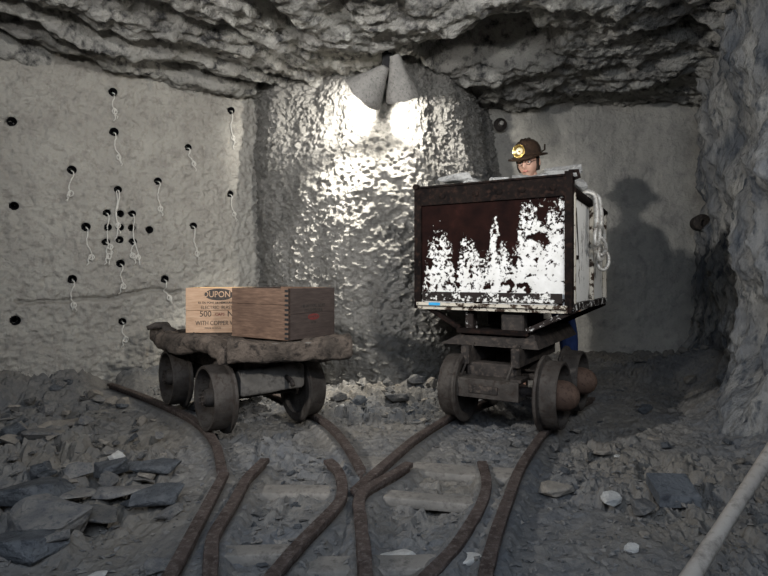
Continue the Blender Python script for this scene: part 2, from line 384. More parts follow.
def wall_surface(p):              # displaced point of the drilled wall
    s = (np.array(p[:2])-W0) @ WD; X = np.array([[p[0]]]); 
    d = float(lw_base(X, np.array([[p[1]]]), np.array([[p[2]]]), np.array([[s]]))[0, 0])
    return (p[0]+WN[0]*d, p[1]+WN[1]*d, p[2])
def rib_disp(X, Y, Z, Sg):
    D = .09*fbm(X*1.3, Y*1.3, Z*.8, 21, 3) + .024*fbm(X*5.5, Y*5.5, Z*2.0, 23, 3) + .010*ridge(X*11, Y*11, Z*8, 25, 3) + .014*fbm(X*19, Y*19, Z*19, 27, 2) + .026*vn(X*36, Y*36, Z*36, 28) + .012*vn(X*55, Y*55, Z*55, 29)
    D = D + .16*sstep(2.7, 1.9, Z)*sstep(0, 1.0, Z)*sstep(.6, 1.6, Sg) + .10*sstep(.9, .1, Z)
    D = D + .03*np.sin(X*9+1.5*vn(X*3, Y*3, Z*1.5, 29))*sstep(.5, 1.5, Z)
    return D
RIB = [(-1.66, 6.95), (-1.50, 6.45), (-1.12, 6.02), (-.70, 5.70), (-.1, 5.42), (.45, 5.55), (.85, 6.1), (1.1, 6.6), (1.5, 7.45)]
wall('wall_middle', RIB, -.1, ZT, .008, rib_disp, 'rib')
def back_disp(X, Y, Z, Sg):
    return .06*fbm(X*.8, Y*.8, Z*.8, 31, 3)+.012*fbm(X*5, Y*5, Z*5, 33, 3)+.006*ridge(X*11, Y*11, Z*11, 35, 2) + .12*sstep(.5, 0, Z)
wall('wall_back', [(1.1, 7.25), (4.35, 6.85)], -.1, ZT, .018, back_disp, 'backwall', smooth=False)
def right_disp(X, Y, Z, Sg):
    D = .16*fbm(X*1.1, Y*1.1, Z*.7, 41, 3)+.09*ridge(X*3, Y*3, Z*1.3, 43, 3)+.045*fbm(X*9, Y*9, Z*5, 45, 4)+.02*ridge(X*16, Y*16, Z*9, 47, 2)
    return D + .15*sstep(.6, 0, Z)
wall('wall_right', [(4.1, 7.3), (3.93, 6.7), (3.3, 5.3), (2.75, 4.1), (2.62, 3.0), (2.75, 1.8), (2.9, .4), (3.0, -1.5)], -.1, ZT, .018, right_disp, 'rightwall')
def side_disp(X, Y, Z, Sg): return .14*fbm(X*1.1, Y*1.1, Z*.9, 51, 3)+.05*ridge(X*3, Y*3, Z*2, 53, 3)
wall('wall_left_side', [(-4.3, -1.5), (-4.5, .5), (-4.6, 2.2), (-4.75, 4.1)], -.1, ZT, .04, side_disp, 'backwall')

def ceil_h(X, Y):
    q = (X-WA[0])*WN[0]+(Y-WA[1])*WN[1]          # distance out from the drilled wall
    a = (X-WA[0])*WD[0]+(Y-WA[1])*WD[1]
    left = sstep(1.0, -.9, X)
    q2 = q + .16*fbm(X*.9, Y*.9, 0*X, 61, 4)+.10*a
    h = 3.10 + .09*sstep(0, 1, X)
    for e, hh, w in ((.10, .16, .03), (.42, .15, .05), (.85, .13, .05), (1.35, .12, .08), (1.9, .10, .08), (2.6, .08, .1)):
        st = sstep(e, e+w, q2+.03*vn(X*7, Y*7, 0*X, int(e*100)))
        lip = np.exp(-((q2-e-w)/.09)**2)
        h = h + left*hh*st*.75 - left*.75*hh*sstep(.12, .75, q2-e)
    h = h - left*.12
    h = h + .055*fbm(X*1.2, Y*1.2, 0*X, 65, 3) + .06*ridge(X*2.2+Y*.8, Y*3.4, 0*X, 67, 3)*(1-.5*left) + .022*fbm(X*6, Y*6, 0*X, 69, 3)+.009*ridge(X*13, Y*13, 0*X, 71, 2)+.012*fbm(X*24, Y*24, 0*X, 72, 2)
    for e in (.10, .50, 1.0, 1.6, 2.3):
        qq = q2-e-.05*vn(a*2.2, a*0, 0*X, int(e*90)); h = h + left*.42*sstep(-.3, .3, vn(a*1.3, 0*a, 0*X, int(e*70))+.15)*np.exp(-(qq/.10)**4)
    # cavity in the roof above the ore car
    d = np.hypot((X-1.05+.12*vn(X*3, Y*3, 0*X, 73))/.72, (Y-5.15)/.45) + .30*fbm(X*3.5, Y*3.5, 0*X, 75, 2)
    h = h + .95*sstep(1.1, .6, d)
    d2 = np.hypot((X-2.7)/.5, (Y-4.9)/.18) + .35*fbm(X*4, Y*4, 0*X, 76, 2)
    h = h + .5*sstep(1.0, .5, d2)
    h = h + .06*sstep(6.2, 7.2, Y)*sstep(1, 2.5, X) + .10*(1-left)*vn(X*1.6, Y*2.6, 0*X, 79)
    return np.minimum(h, 4.4)
def terrain(name, x0, x1, y0, y1, sp, fn, mat, flip):
    x = np.arange(x0, x1+sp, sp); y = np.arange(y0, y1+sp, sp); X, Y = np.meshgrid(x, y, indexing='ij')
    return grid(name, np.stack([X, Y, fn(X, Y)], -1), mat, smooth=(name != 'floor'), flip=flip)
terrain('ceiling', -5, 4.6, 3.2, 7.6, .018, ceil_h, 'ceiling', True)
terrain('ceiling', -5, 4.6, -1.6, 3.24, .06, ceil_h, 'ceiling', True)

# rails: plan points at rail-head height
RH = .085
def rp(*pp, z=RH): return [(*g(a, b, z), z) for a, b in pp]
RAILS = [
 ('outer', rp((136, 620), (168, 576), (197, 523), (224, 472)), 'dark rusty rail along the left edge of the left track, running into the foreground', 1),
 ('lback', rp((110, 383), (138, 393), (165, 404), (190, 416), (207, 430), (217, 446), (222, 469)), 'curved rusty rail under the left wheels of the flat truck', 1),
 ('g2', rp((206, 640), (210, 576), (212, 541), (217, 527), (232, 503), (246, 478), (256, 467), (265, 458)), 'rusty switch rail with its blunt end bent right, second from the left', 1),
 ('g3', rp((225, 630), (270, 576), (300, 541), (336, 504), (342, 492), (341, 476), (336, 466), (328, 459)), 'rusty rail with a hooked end, left of the middle junction', 1),
 ('lright', rp((262, 388), (283, 397), (306, 409), (326, 421), (341, 436), (352, 452), (361, 468)), 'curved rusty rail under the right wheel of the flat truck', 1),
 ('g4', rp((368, 640), (366, 576), (361, 520), (359, 500), (364, 489), (378, 480), (395, 471), (409, 462)), 'middle rail rising from the bottom edge with a raised bent wing', 1),
 ('rleft', rp((355, 489), (368, 477), (390, 458), (415, 437), (440, 421), (458, 411), (480, 402), (505, 393)), 'straight dark rail under the left wheel of the ore car', 1),
 ('g7', rp((395, 610), (425, 576), (455, 545), (476, 513), (485, 492), (486, 475), (482, 461), z=.05), 'low dust-covered rail just left of the right-hand rail', 0),
 ('rright', rp((480, 640), (485, 576), (496, 532), (507, 500), (520, 467), (533, 446), (547, 428), (566, 411), (592, 397)), 'right-hand rusty rail running under the right wheels of the ore car', 1),
]
for i, r in enumerate(RAILS): RAILS[i] = (r[0], resample([p for p in r[1]], .03)[0], r[2], r[3])
RALL = np.vstack([r[1][:, :2] for r in RAILS])
TIES = [  # (px0, py0, px1, py1, width, top z)
 ((412, 463), (530, 471), .17, .045, 'broad flat wooden tie behind the bent wing rail'),
 ((385, 490), (500, 499), .11, .05, 'narrow wooden tie just in front of the broad one, right of the middle rail'),
 ((232, 486), (350, 487), .12, .04, 'wooden tie between the blunt-ended rail and the hooked rail'),
 ((218, 546), (292, 543), .09, .045, 'thin dark-edged tie in the left foreground between the two rusty rails'),
 ((300, 560), (445, 556), .12, .035, 'dusty wooden tie crossing the bottom foreground under the middle rail'),
 ((344, 456), (386, 459), .20, .05, 'short tan plank wedged between the converging rails at the junction'),
]
tie_w = []
for a, b, w, z, l in TIES: tie_w.append((np.array(g(*a, z)), np.array(g(*b, z)), w, z, l))
def dist_pts(X, Y, pts, cap=.6):
    d = np.full(X.shape, cap)
    for p in pts[::3]: d = np.minimum(d, np.hypot(X-p[0], Y-p[1]))
    return d
def seg_d(X, Y, a, b):
    t = np.clip(((X-a[0])*(b-a)[0]+(Y-a[1])*(b-a)[1])/((b-a)@(b-a)), 0, 1); return np.hypot(X-a[0]-t*(b-a)[0], Y-a[1]-t*(b-a)[1])
SANDS = [(g(150, 540), .30, .16), (g(590, 545), .38, .45), (g(340, 520), .2, .3), (g(60, 572), .4, .12)]
def floor_h(X, Y, fine=True):
    q = (X-WA[0])*WN[0]+(Y-WA[1])*WN[1]
    h = .035*fbm(X*.9, Y*.9, 0*X, 81, 3)
    h = h + .20*sstep(.55, 0, q) + .06*sstep(1.4, .3, q)
    h = h + .16*sstep(5.4, 6.9, Y)*sstep(.6, 1.6, X)
    h = h + .10*sstep(.5, 0, np.hypot((X-.1), (Y-5.35)*1.0)-.35)
    h = h + .28*np.exp(-(((X-3.05)/.5)**2+((Y-5.75)/.35)**2))
    wr = X-np.interp(Y, [1, 3, 4.1, 5.3, 6.7, 7.3], [2.8, 2.62, 2.75, 3.3, 3.93, 4.1]); h = h + .22*sstep(-.55, 0, wr)
    dr = dist_pts(X, Y, RALL); keep = sstep(.03, .30, dr)
    h = h*(.25+.75*keep)
    if fine:
        rubble = .35+.65*sstep(-.35, .25, fbm(X*1.1, Y*1.1, 0*X, 83, 2)+.25*sstep(-1.0, -1.8, X))
        for (c, rx, ry) in SANDS: rubble = rubble*sstep(.7, 1.3, np.hypot((X-c[0])/rx, (Y-c[1])/ry))
        k = rubble*(.18+.82*keep)
        h = h + k*(.10*(shard(X+.05*vn(X*4, Y*4, 0*X, 3), Y, 3.8, 91)-.5)*sstep(-.6, -1.6, X) + .06*(shard(X, Y+.03*vn(X*7, Y*7, 0*X, 3), 6.5, 93)-.5) + .034*(shard(X, Y, 13, 95)-.5)) + .008*fbm(X*22, Y*22, 0*X, 97, 3)*(.4+.6*keep)
        for a, b, w, z, l in tie_w:
            d = seg_d(X, Y, a, b); h = np.where(d < w*.62, np.minimum(h, z-.03), h)
        dm = sstep(.085, .05, dr); h = h*(1-dm) + dm*np.clip(h, .035, .058)
    return h
def fz(x, y): return float(floor_h(np.array([[x]]), np.array([[y]]))[0, 0])
terrain('floor', -5, 4.7, 1.2, 7.6, .017, floor_h, 'floor', False)
terrain('floor', -5, 4.7, -1.6, 1.22, .06, floor_h, 'floor', False)

# ---------------------------------------------------------------- rails and ties
def rail(path, label):
    n = len(path); prof = [(-.024, 0), (.024, 0), (.027, -.008), (.026, -.024), (.008, -.034), (.007, -.072), (.04, -.088), (.04, -.096), (-.04, -.096), (-.04, -.088), (-.007, -.072), (-.008, -.034), (-.026, -.024), (-.027, -.008)]
    t = np.gradient(path, axis=0); t /= np.linalg.norm(t, axis=1)[:, None]; sd = np.stack([t[:, 1], -t[:, 0]], 1); vs = []
    for i in range(n):
        for k, (a, b) in enumerate(prof):
            w = .0025*vn(np.array([i*.31]), np.array([k*1.3]), np.array([path[0][0]]), 7)[0]
            vs.append((path[i][0]+sd[i][0]*(a+w), path[i][1]+sd[i][1]*(a+w), path[i][2]+b+w))
    m = len(prof); fs = [(i*m+k, i*m+(k+1) % m, (i+1)*m+(k+1) % m, (i+1)*m+k) for i in range(n-1) for k in range(m)] + [tuple(range(m)), tuple(reversed([(n-1)*m+k for k in range(m)]))]
    mid = path[n//2]; o = MB().add(vs, fs).build('rail', 'railsteel', origin=(mid[0], mid[1], 0)); tag(o, label, 'rail', 'mine rails of the junction'); return o
for nme, p, l, _ in RAILS: rail(p, l)
for i, (a, b, w, z, l) in enumerate(tie_w):
    c = (*((a+b)/2), 0); o = MB().beam((*a, z-.04), (*b, z-.04), w, .05, 100+i, .003, .02, 20, 30).build('railway_tie', 'tie', origin=c, smooth=True, autos=50); tag(o, l, 'railway tie', 'wooden ties of the junction')

# ---------------------------------------------------------------- rocks
def rock_mesh(seed, flat, mat, n=14):
    r = random.Random(seed); P = []
    for _ in range(n):
        a, b = r.uniform(0, 6.283), r.uniform(-1, 1); k = math.sqrt(1-b*b*.5)
        P.append((math.cos(a)*k*r.uniform(.7, 1.05)*.5, math.sin(a)*k*r.uniform(.7, 1.05)*.36, (b*.5+.5)*flat))
    mb = MB().hull(P); me = mb.mesh('rock'); bm = bmesh.new(); bm.from_mesh(me)
    bmesh.ops.bevel(bm, geom=bm.edges[:], offset=.014, segments=1, affect='EDGES', profile=.5)
    bmesh.ops.triangulate(bm, faces=bm.faces[:]); bmesh.ops.subdivide_edges(bm, edges=[e for e in bm.edges if e.calc_length() > .10], cuts=1, use_grid_fill=True)
    bmesh.ops.triangulate(bm, faces=bm.faces[:]); bmesh.ops.subdivide_edges(bm, edges=[e for e in bm.edges if e.calc_length() > .09], cuts=1, use_grid_fill=True)
    co_ = np.array([v.co[:] for v in bm.verts]); d_ = .022*fbm(co_[:, 0]*6, co_[:, 1]*6, co_[:, 2]*14, seed, 3)+.012*np.sign(np.sin(co_[:, 2]*60+seed))
    for v, q in zip(bm.verts, d_): v.co *= 1+q*1.6
    bm.to_mesh(me); bm.free()
    me.materials.append(MAT[mat]); return me
SL = {m: [rock_mesh(k+7*len(m), f, m) for k, f in enumerate((.16, .2, .26, .3, .4, .55, .6, .13))] for m in ('rock', 'tanrock', 'bluerock', 'ore', 'palerock')}
def put_rock(x, y, size, mat, label, group=None, v=None, rz=None, tilt=.25, z=None, name='rock', sink=.25, flatk=1.0):
    me = SL[mat][random.randrange(8) if v is None else v]; o = bpy.data.objects.new(name, me); C.objects.link(o)
    zz = float(floor_h(np.array([[x]]), np.array([[y]]), False)[0, 0]) if z is None else z
    if z is None: zz = max(zz, fz(x, y)-.01)
    hgt = max(p.co.z for p in me.vertices)/S*size*flatk
    o.location = (x*S, y*S, (zz-hgt*sink)*S); o.scale = (size, size, size*flatk)
    o.rotation_euler = (random.uniform(-tilt, tilt), random.uniform(-tilt, tilt), random.uniform(0, 6.28) if rz is None else rz)
    return tag(o, label, 'rock', group)
BIG = [ # px, py(base), size, material, variant, rz, label
 (16, 437, .22, 'bluerock', 5, .2, 'rounded blue-grey rock standing alone at the far left'),
 (1, 440, .10, 'bluerock', 4, .2, 'small dark rock cut by the left edge beside the rounded blue one'),
 (48, 431, .16, 'tanrock', 5, 1.3, 'upright tan block near the left wall with a dark shaded side'),
 (70, 428, .36, 'tanrock', 2, .4, 'long tan slab lying near the left wall below the upright block'),
 (42, 440, .34, 'rock', 2, .25, 'rounded grey slab just right of the rounded blue rock'),
 (112, 402, .13, 'tanrock', 5, .6, 'left pale block of the pair beside the rail end'),
 (123, 402, .13, 'tanrock', 6, .1, 'right pale block of the pair beside the rail end'),
 (108, 474, .30, 'bluerock', 4, -.6, 'dark wedge of slate leaning in the middle of the left rubble'),
 (118, 460, .12, 'palerock', 5, .3, 'whitish chip on top of the left rubble'),
 (158, 470, .30, 'bluerock', 3, .2, 'dark blue-black slab at the edge of the truck shadow'),
 (155, 500, .34, 'bluerock', 3, .5, 'layered blue slate left of the left-hand rail'),
 (168, 507, .20, 'rock', 3, .8, 'pointed grey fragment just right of the layered blue slate'),
 (46, 523, .44, 'rock', 4, .05, 'large rounded grey boulder in the left foreground'),
 (22, 540, .46, 'bluerock', 2, -.15, 'broad flat blue-grey slab at the lower left edge'),
 (30, 495, .50, 'bluerock', 2, .1, 'wide dark slab above the rounded boulder at left'),
 (92, 511, .30, 'rock', 2, -.3, 'flat oval grey slab right of the rounded boulder'),
 (75, 510, .16, 'rock', 5, .4, 'small upright grey stone between boulder and oval slab'),
 (125, 489, .34, 'rock', 1, .3, 'thin pale grey slab above the layered blue slate'),
 (65, 492, .36, 'rock', 1, -.1, 'thin grey slab in the middle of the left rubble'),
 (54, 542, .14, 'rock', 5, .5, 'small sharp stone at the right end of the broad blue slab'),
 (95, 561, .11, 'palerock', 3, .7, 'pale flat stone lying on the sand in the left foreground'),
 (79, 568, .12, 'tanrock', 1, .9, 'thin tan stone low on the sand in the left foreground'),
 (159, 562, .15, 'rock', 4, .5, 'dark stone touching the outer left rail in the foreground'),
 (360, 404, .17, 'bluerock', 5, .4, 'black-sided rock at the foot of the bright rock rib'),
 (340, 401, .18, 'rock', 6, .4, 'grey rock left of the black-sided one at the rib foot'),
 (398, 402, .28, 'rock', 3, -.5, 'tilted slab lying at the foot of the rib right of its nose'),
 (416, 392, .20, 'rock', 6, .3, 'rounded grey rock beside the left wheel of the ore car'),
 (432, 392, .16, 'tanrock', 6, .9, 'tan rock touching the left wheel of the ore car'),
 (602, 447, .15, 'tanrock', 1, .1, 'flat oval tan stone on the right floor behind the square slab'),
 (616, 450, .07, 'palerock', 3, .3, 'small pale stone right beside the flat oval tan one'),
 (556, 484, .24, 'tanrock', 1, .2, 'pale flat slab right of the right-hand rail'),
 (575, 428, .11, 'tanrock', 4, .5, 'small tan stone just behind the right wheel track'),
 (555, 446, .11, 'rock', 6, 1.4, 'upright oval grey stone beside the right-hand rail'),
 (655, 436, .14, 'tanrock', 1, .3, 'flat tan stone in the middle of the right floor'),
 (745, 433, .13, 'tanrock', 4, .5, 'tan stone at the foot of the right wall'),
 (646, 408, .15, 'bluerock', 5, .2, 'round dark stone on the floor beyond the ore car'),
 (612, 497, .15, 'palerock', 4, .8, 'bright angular stone left of the square dark slab'),
 (632, 545, .08, 'palerock', 4, .3, 'white chip on the right foreground floor'),
 (642, 507, .18, 'rock', 4, .9, 'grey angular stone between bright stone and square slab'),
 (397, 550, .17, 'palerock', 1, .2, 'pale flat stone between the middle rail and the dusty rail'),
 (470, 556, .14, 'palerock', 2, .3, 'pale stone wedged between the dusty rail and the right-hand rail'),
 (262, 508, .13, 'rock', 3, .3, 'round grey stone between the blunt rail and hooked rail'),
 (340, 408, .10, 'palerock', 2, .3, 'small bright stone on the lit floor in front of the rib'),
]
for px, py, sz, m, v, rz, l in BIG:
    x, y = g(px, py, .03); put_rock(x, y, sz, m, l, None, v, rz, .08, flatk=1.0, sink=.12)
sx_, sy_ = g(672, 492, .04)
o = MB().hull([(sx_+a*.095+.008*b, sy_+b*.085-(.015 if a > 0 else 0), z+.05*(b+1)/2) for a in (-1, 1) for b in (-1, 1) for z in (.0, .055)]+[(sx_+.11, sy_-.04, .03), (sx_+.015, sy_-.10, .03)]).build('rock', 'bluerock', origin=(sx_, sy_, 0))
tag(o, 'square dark blue slab lying alone on the right floor', 'rock')
REG = [ # polygon bounds in plan, count, sizes, mats, label, group
 ((-3.0, -1.2, 2.7, 5.0), 150, (.05, .20), ('rock', 'rock', 'rock', 'bluerock', 'tanrock'), 'grey slate fragment in the rubble bed on the left floor', 'left rubble fragments'),
 ((-.75, .55, 3.95, 5.2), 62, (.04, .12), ('tanrock', 'rock', 'rock'), 'lit rock fragment on the floor in front of the bright rib', 'fragments before the rib'),
 ((.15, 1.15, 2.95, 4.3), 46, (.04, .13), ('rock', 'rock', 'bluerock'), 'dark rock fragment on the track bed below the ore car', 'fragments below the ore car'),
 ((1.0, 2.5, 2.3, 5.9), 60, (.03, .10), ('rock', 'rock', 'tanrock', 'bluerock'), 'small stone scattered on the right floor', 'stones on the right floor'),
 ((-.75, -.15, 2.1, 3.1), 22, (.03, .09), ('rock', 'rock', 'bluerock'), 'small stone between the rails in the middle foreground', 'stones between the rails'),
 ((2.6, 3.5, 5.3, 6.2), 14, (.06, .18), ('rock', 'tanrock'), 'rubble chunk piled at the back right corner', 'back corner rubble'),
]
WH = [(-1.036, 4.175), (.93, 4.145)]
for (x0, x1, y0, y1), n, (a, b), ms, l, grp in REG:
    k = 0
    while k < n:
        x, y = random.uniform(x0, x1), random.uniform(y0, y1)
        q = (x-WA[0])*WN[0]+(y-WA[1])*WN[1]
        if q < .1 or np.min(np.hypot(RALL[:, 0]-x, RALL[:, 1]-y)) < .09: continue
        if any(seg_d(np.array([x]), np.array([y]), t[0], t[1])[0] < t[2]*.7 for t in tie_w): continue
        sz = a+(b-a)*random.random()**2; put_rock(x, y, sz, random.choice(ms), l, grp, tilt=.3); k += 1
gr = MB(); r = random.Random(3)
small = []
for k in range(12):
    mb = MB().hull([(r.uniform(-.5, .5), r.uniform(-.4, .4), r.uniform(-.2, .25)) for _ in range(9)]); small.append((np.array(mb.v), mb.f))
xs = RNG.uniform(-3.0, 3.3, 9000); ys = 1.9+RNG.uniform(0, 1, 9000)**1.3*4.6; hz = floor_h(xs[:, None], ys[:, None])[:, 0]
dn = fbm(xs*1.3, ys*1.3, 0*xs, 83, 2); V = []; Fc = []; off = 0
for k in range(9000):
    if dn[k] < RNG.uniform(-.9, .6) or xs[k] < -4+ (7-ys[k])*0: continue
    if abs(xs[k]) > ys[k]*.75: continue
    if np.min(np.hypot(RALL[:, 0]-xs[k], RALL[:, 1]-ys[k])) < .045: continue
    v, f = small[k % 12]; a = RNG.uniform(0, 6.28); s_ = RNG.uniform(.012, .045); ca, sa = math.cos(a), math.sin(a)
    vv = np.stack([(v[:, 0]*ca-v[:, 1]*sa)*s_+xs[k], (v[:, 0]*sa+v[:, 1]*ca)*s_+ys[k], v[:, 2]*s_+hz[k]+.003], 1)
    V += vv.tolist(); Fc += [tuple(i+off for i in q) for q in f]; off += len(v)
gr.v, gr.f = V, Fc
o = gr.build('gravel', 'gravel'); tag(o, 'fine grey gravel and stone chips strewn over the mine floor', 'gravel', None, 'stuff')

# ---------------------------------------------------------------- drill holes and wires
for h, p in zip(HOLES, hole_pos):
    w = wall_surface(p); ax = (-WN[0], -WN[1], 0); r0 = h[2]*.86
    o = MB().lathe([(-.012, r0*.86), (-.018, r0*.98), (-.008, r0*1.1), (.03, r0*1.08), (.16, r0*1.0), (.165, .001), (.155, .001), (.15, r0*.84), (-.012, r0*.86)], (0, 0, 0), ax, 20).build('drill_hole', 'hole_lining', loc=w, smooth=True, autos=50)
    tag(o, 'black drill hole, ' + h[4], 'drill hole', 'drill holes in the left wall')
    if h[3]:
        L = (h[3]-h[1])/F*p[1]; rr = random.Random(int(h[0]*7+h[1])); pts = []; n = 14; tl = rr.uniform(-.06, .06); kn = rr.uniform(.5, .8)
        side = WD
        def wp(a, dz, out=.022):
            q = wall_surface((p[0]+side[0]*a, p[1]+side[1]*a, p[2]+dz)); return (q[0]+WN[0]*out, q[1]+WN[1]*out, q[2])
        pts.append((w[0]-WN[0]*.03, w[1]-WN[1]*.03, w[2])); pts.append(wp(0, -r0*.5, .035))
        for i in range(1, n+1):
            t = i/n; pts.append(wp(tl*t*t+.012*math.sin(t*9+rr.random()), -L*t*.98))
            if abs(t-kn) < .5/n:
                for j in range(9):
                    a = j/8*6.283; pts.append(wp(tl*t*t+.022*math.sin(a)+.008, -L*t-.026*(1-math.cos(a)), .03))
        mb = MB().tube(pts, .0056, 6)
        e = wp(tl*kn*kn, -L*kn)
        tail = [e] + [wp(tl*kn*kn+sg*.03*j/5+.01*math.sin(j*2), -L*kn-.045*j/2.2, .03) for sg in (rr.choice((-1, 1)),) for j in range(1, 6)]
        mb.tube(tail, .005, 6)
        if 'doubled' in h[5]: mb.tube([wp(-.02+.01*math.sin(i), -.02-L*.9*i/10, .03) for i in range(11)], .0055, 6)
        o = mb.build('blasting_wire', 'wire', origin=w, smooth=True); tag(o, h[5], 'wire', 'wires hanging from the drill holes')

# bolts on the back wall
x, y, z = at(500, 125, 7.05); bz = empty('rock_bolt', (x, y, z), 0, 'dark round rock bolt plate at the upper left of the back wall', 'rock bolt')
MB().lathe([(0, .001), (0, .08), (-.02, .085), (-.04, .055), (-.045, .001)], (0, 0, 0), (0, 1, 0), 20).build('plate', 'iron', bz, smooth=True, autos=40)
MB().lathe([(-.04, .03), (-.10, .028), (-.11, .001)], (0, 0, 0), (0, 1, 0), 8).build('nut', 'chain', bz)
x, y, z = at(702, 222, 6.35); bz = empty('rock_bolt', (x, y, z), 0, 'rusty round rock bolt with ring on the right end of the back wall', 'rock bolt')
MB().lathe([(.2, .001), (.2, .085), (-.01, .09), (-.03, .06), (-.035, .001)], (0, 0, 0), (.3, 1, 0), 20).build('plate', 'iron', bz, smooth=True, autos=40)
MB().tube([(.05*math.cos(a), -.05, .05*math.sin(a)-.02) for a in [k*6.283/16 for k in range(16)]], .012, 6, True).build('ring', 'iron', bz, smooth=True)

# ---------------------------------------------------------------- wheels
def wheel(parent, x, y, r, side, w=.12, dome=False):
    # side = +1: outer face towards +x
    fl = r+.028; hubr = .055
    prof = [(.03, .0), (.03, hubr), (-.005, hubr), (w*.70, hubr+.012), (w*.74, r*.55), (w*.66, r*.80), (w*.10, r*.875), (-.004, r*.885), (-.006, r*.96), (.004, r*.985), (w*.85, r), (w*.9, fl), (w*1.02, fl+.002), (w*1.1, fl-.012), (w*1.08, r*.86), (w*.80, r*.80), (w*.80, hubr), (w*1.05, hubr), (w*1.05, .0)]
    mb = MB().lathe([(-a, b) for a, b in prof], (0, 0, 0), (side, 0, 0), 44)
    o = mb.build('wheel', 'wheeliron', parent, smooth=True, autos=35); o.location = (x*S, y*S, (r+RH)*S)
    hb = MB()
    if dome:
        hb.lathe([(-.10, .098), (0.0, .10), (.03, .095), (.06, .082), (.085, .06), (.10, .03), (.105, .001)], (0, 0, 0), (side, 0, 0), 28)
        q = hb.build('hub_cap', 'rust', o, smooth=True, autos=45); q['label'] = 'rust brown domed hub cap'
    else:
        hb.lathe([(-.06, .05), (0.0, .05), (.015, .04), (.02, .001)], (0, 0, 0), (side, 0, 0), 20)
        for k in range(5):
            a = k*6.283/5; hb.tube([(0.005*side, .028*math.cos(a), .028*math.sin(a)), (.03*side, .028*math.cos(a), .028*math.sin(a))], .007, 6)
        hb.build('hub', 'iron', o, smooth=True, autos=40)
    return o

# ---------------------------------------------------------------- flat timber truck (left)
AL = math.radians(36); CL = (-1.115, 4.23)
truck = empty('flat_truck', (*CL, 0), AL, 'low timber-decked mine truck on iron wheels carrying two crates, left track', 'mine truck')
vL = Vector((math.cos(AL), math.sin(AL))); uL = Vector((-math.sin(AL), math.cos(AL)))
def tl(x, y): d = Vector((x-CL[0], y-CL[1])); return (d.dot(vL), d.dot(uL))
R1 = .215
for sx in (-1, 1):
    for sy in (-1, 1): wheel(truck, sx*.39, sy*.455, R1, sx, .13)
for sy in (-1, 1):
    MB().tube([(-.35, sy*.47, R1+RH), (.35, sy*.47, R1+RH)], .03, 12).build('axle', 'iron', truck, smooth=True, autos=40)
    for sx in (-1, 1): MB().box((sx*.14, sy*.47, .36), (.10, .13, .16)).build('axle_box', 'iron', truck)
for sx in (-1, 1): MB().beam((sx*.14, -.62, .48), (sx*.14, .62, .48), .13, .13, 5+sx, .006, .1).build('sill', 'timber', truck, smooth=True, autos=50)
o = MB().beam((-.22, -.60, .405), (.235, -.60, .405), .10, .17, 77, .004, .1).build('cross_beam', 'greybeam', truck, smooth=True, autos=50); o['label'] = 'smooth grey wooden cross beam'
N_, F_, R_, RF = tl(-.95, 3.47), tl(-1.80, 4.46), tl(-.26, 3.68), (.62, .60)
# deck boards run from the left edge to the right edge
nb = 6
for i in range(nb):
    t = (i+.5)/nb; a = Vector(N_).lerp(Vector(F_), t); b = Vector(R_).lerp(Vector(RF), t); w = (Vector(F_)-Vector(N_)).length/nb*.97
    MB().beam((a.x, a.y, .632-.004*(i % 2)), (b.x, b.y, .632+.003*(i % 2)), w, .06, 200+i, .006, .12, 20, 30).build('deck_plank', 'timber', truck, smooth=True, autos=50)
A0, A1 = tl(-.95, 3.47), tl(-.235, 3.65)
d = (Vector(A1)-Vector(A0)).normalized()
MB().beam((A0[0]-d.x*.02, A0[1]-d.y*.02, .597), (A1[0]+d.x*.02, A1[1]+d.y*.02, .605), .15, .135, 301, .024, .25, 32, 70).build('edge_beam', 'timber', truck, smooth=True)
B1 = tl(-1.80, 4.42)
MB().beam((A0[0], A0[1], .60), (B1[0], B1[1], .640), .14, .125, 305, .026, .65, 32, 70, 0, .10).build('side_log', 'timber', truck, smooth=True)
# thin splintered board lying on the front edge
MB().beam((A0[0]+d.x*.22+.02, A0[1]+d.y*.22-.02, .668), (A1[0]-d.x*.05+.02, A1[1]-d.y*.05-.02, .668), .07, .014, 309, .006, .3, 16, 40).build('edge_board', 'greybeam', truck, smooth=True)
# iron strap hooked over the far end of the side log
c0 = tl(-1.78, 4.33); c1 = tl(-1.62, 4.20)
MB().tube([(c0[0]-.05, c0[1], .69), (c0[0]+.01, c0[1]-.01, .71), (c0[0]+.08, c0[1]-.03, .705), (c1[0]+.0, c1[1], .685), (c1[0]+.05, c1[1]-.02, .672)], [.016, .026, .034, .034, .022], 10).build('strap', 'iron', truck, smooth=True)
MB().tube([(.1, -.62, .42), (.1, -.72, .40), (.1, -.74, .37)], .016, 8).build('drawbar_hook', 'iron', truck, smooth=True)

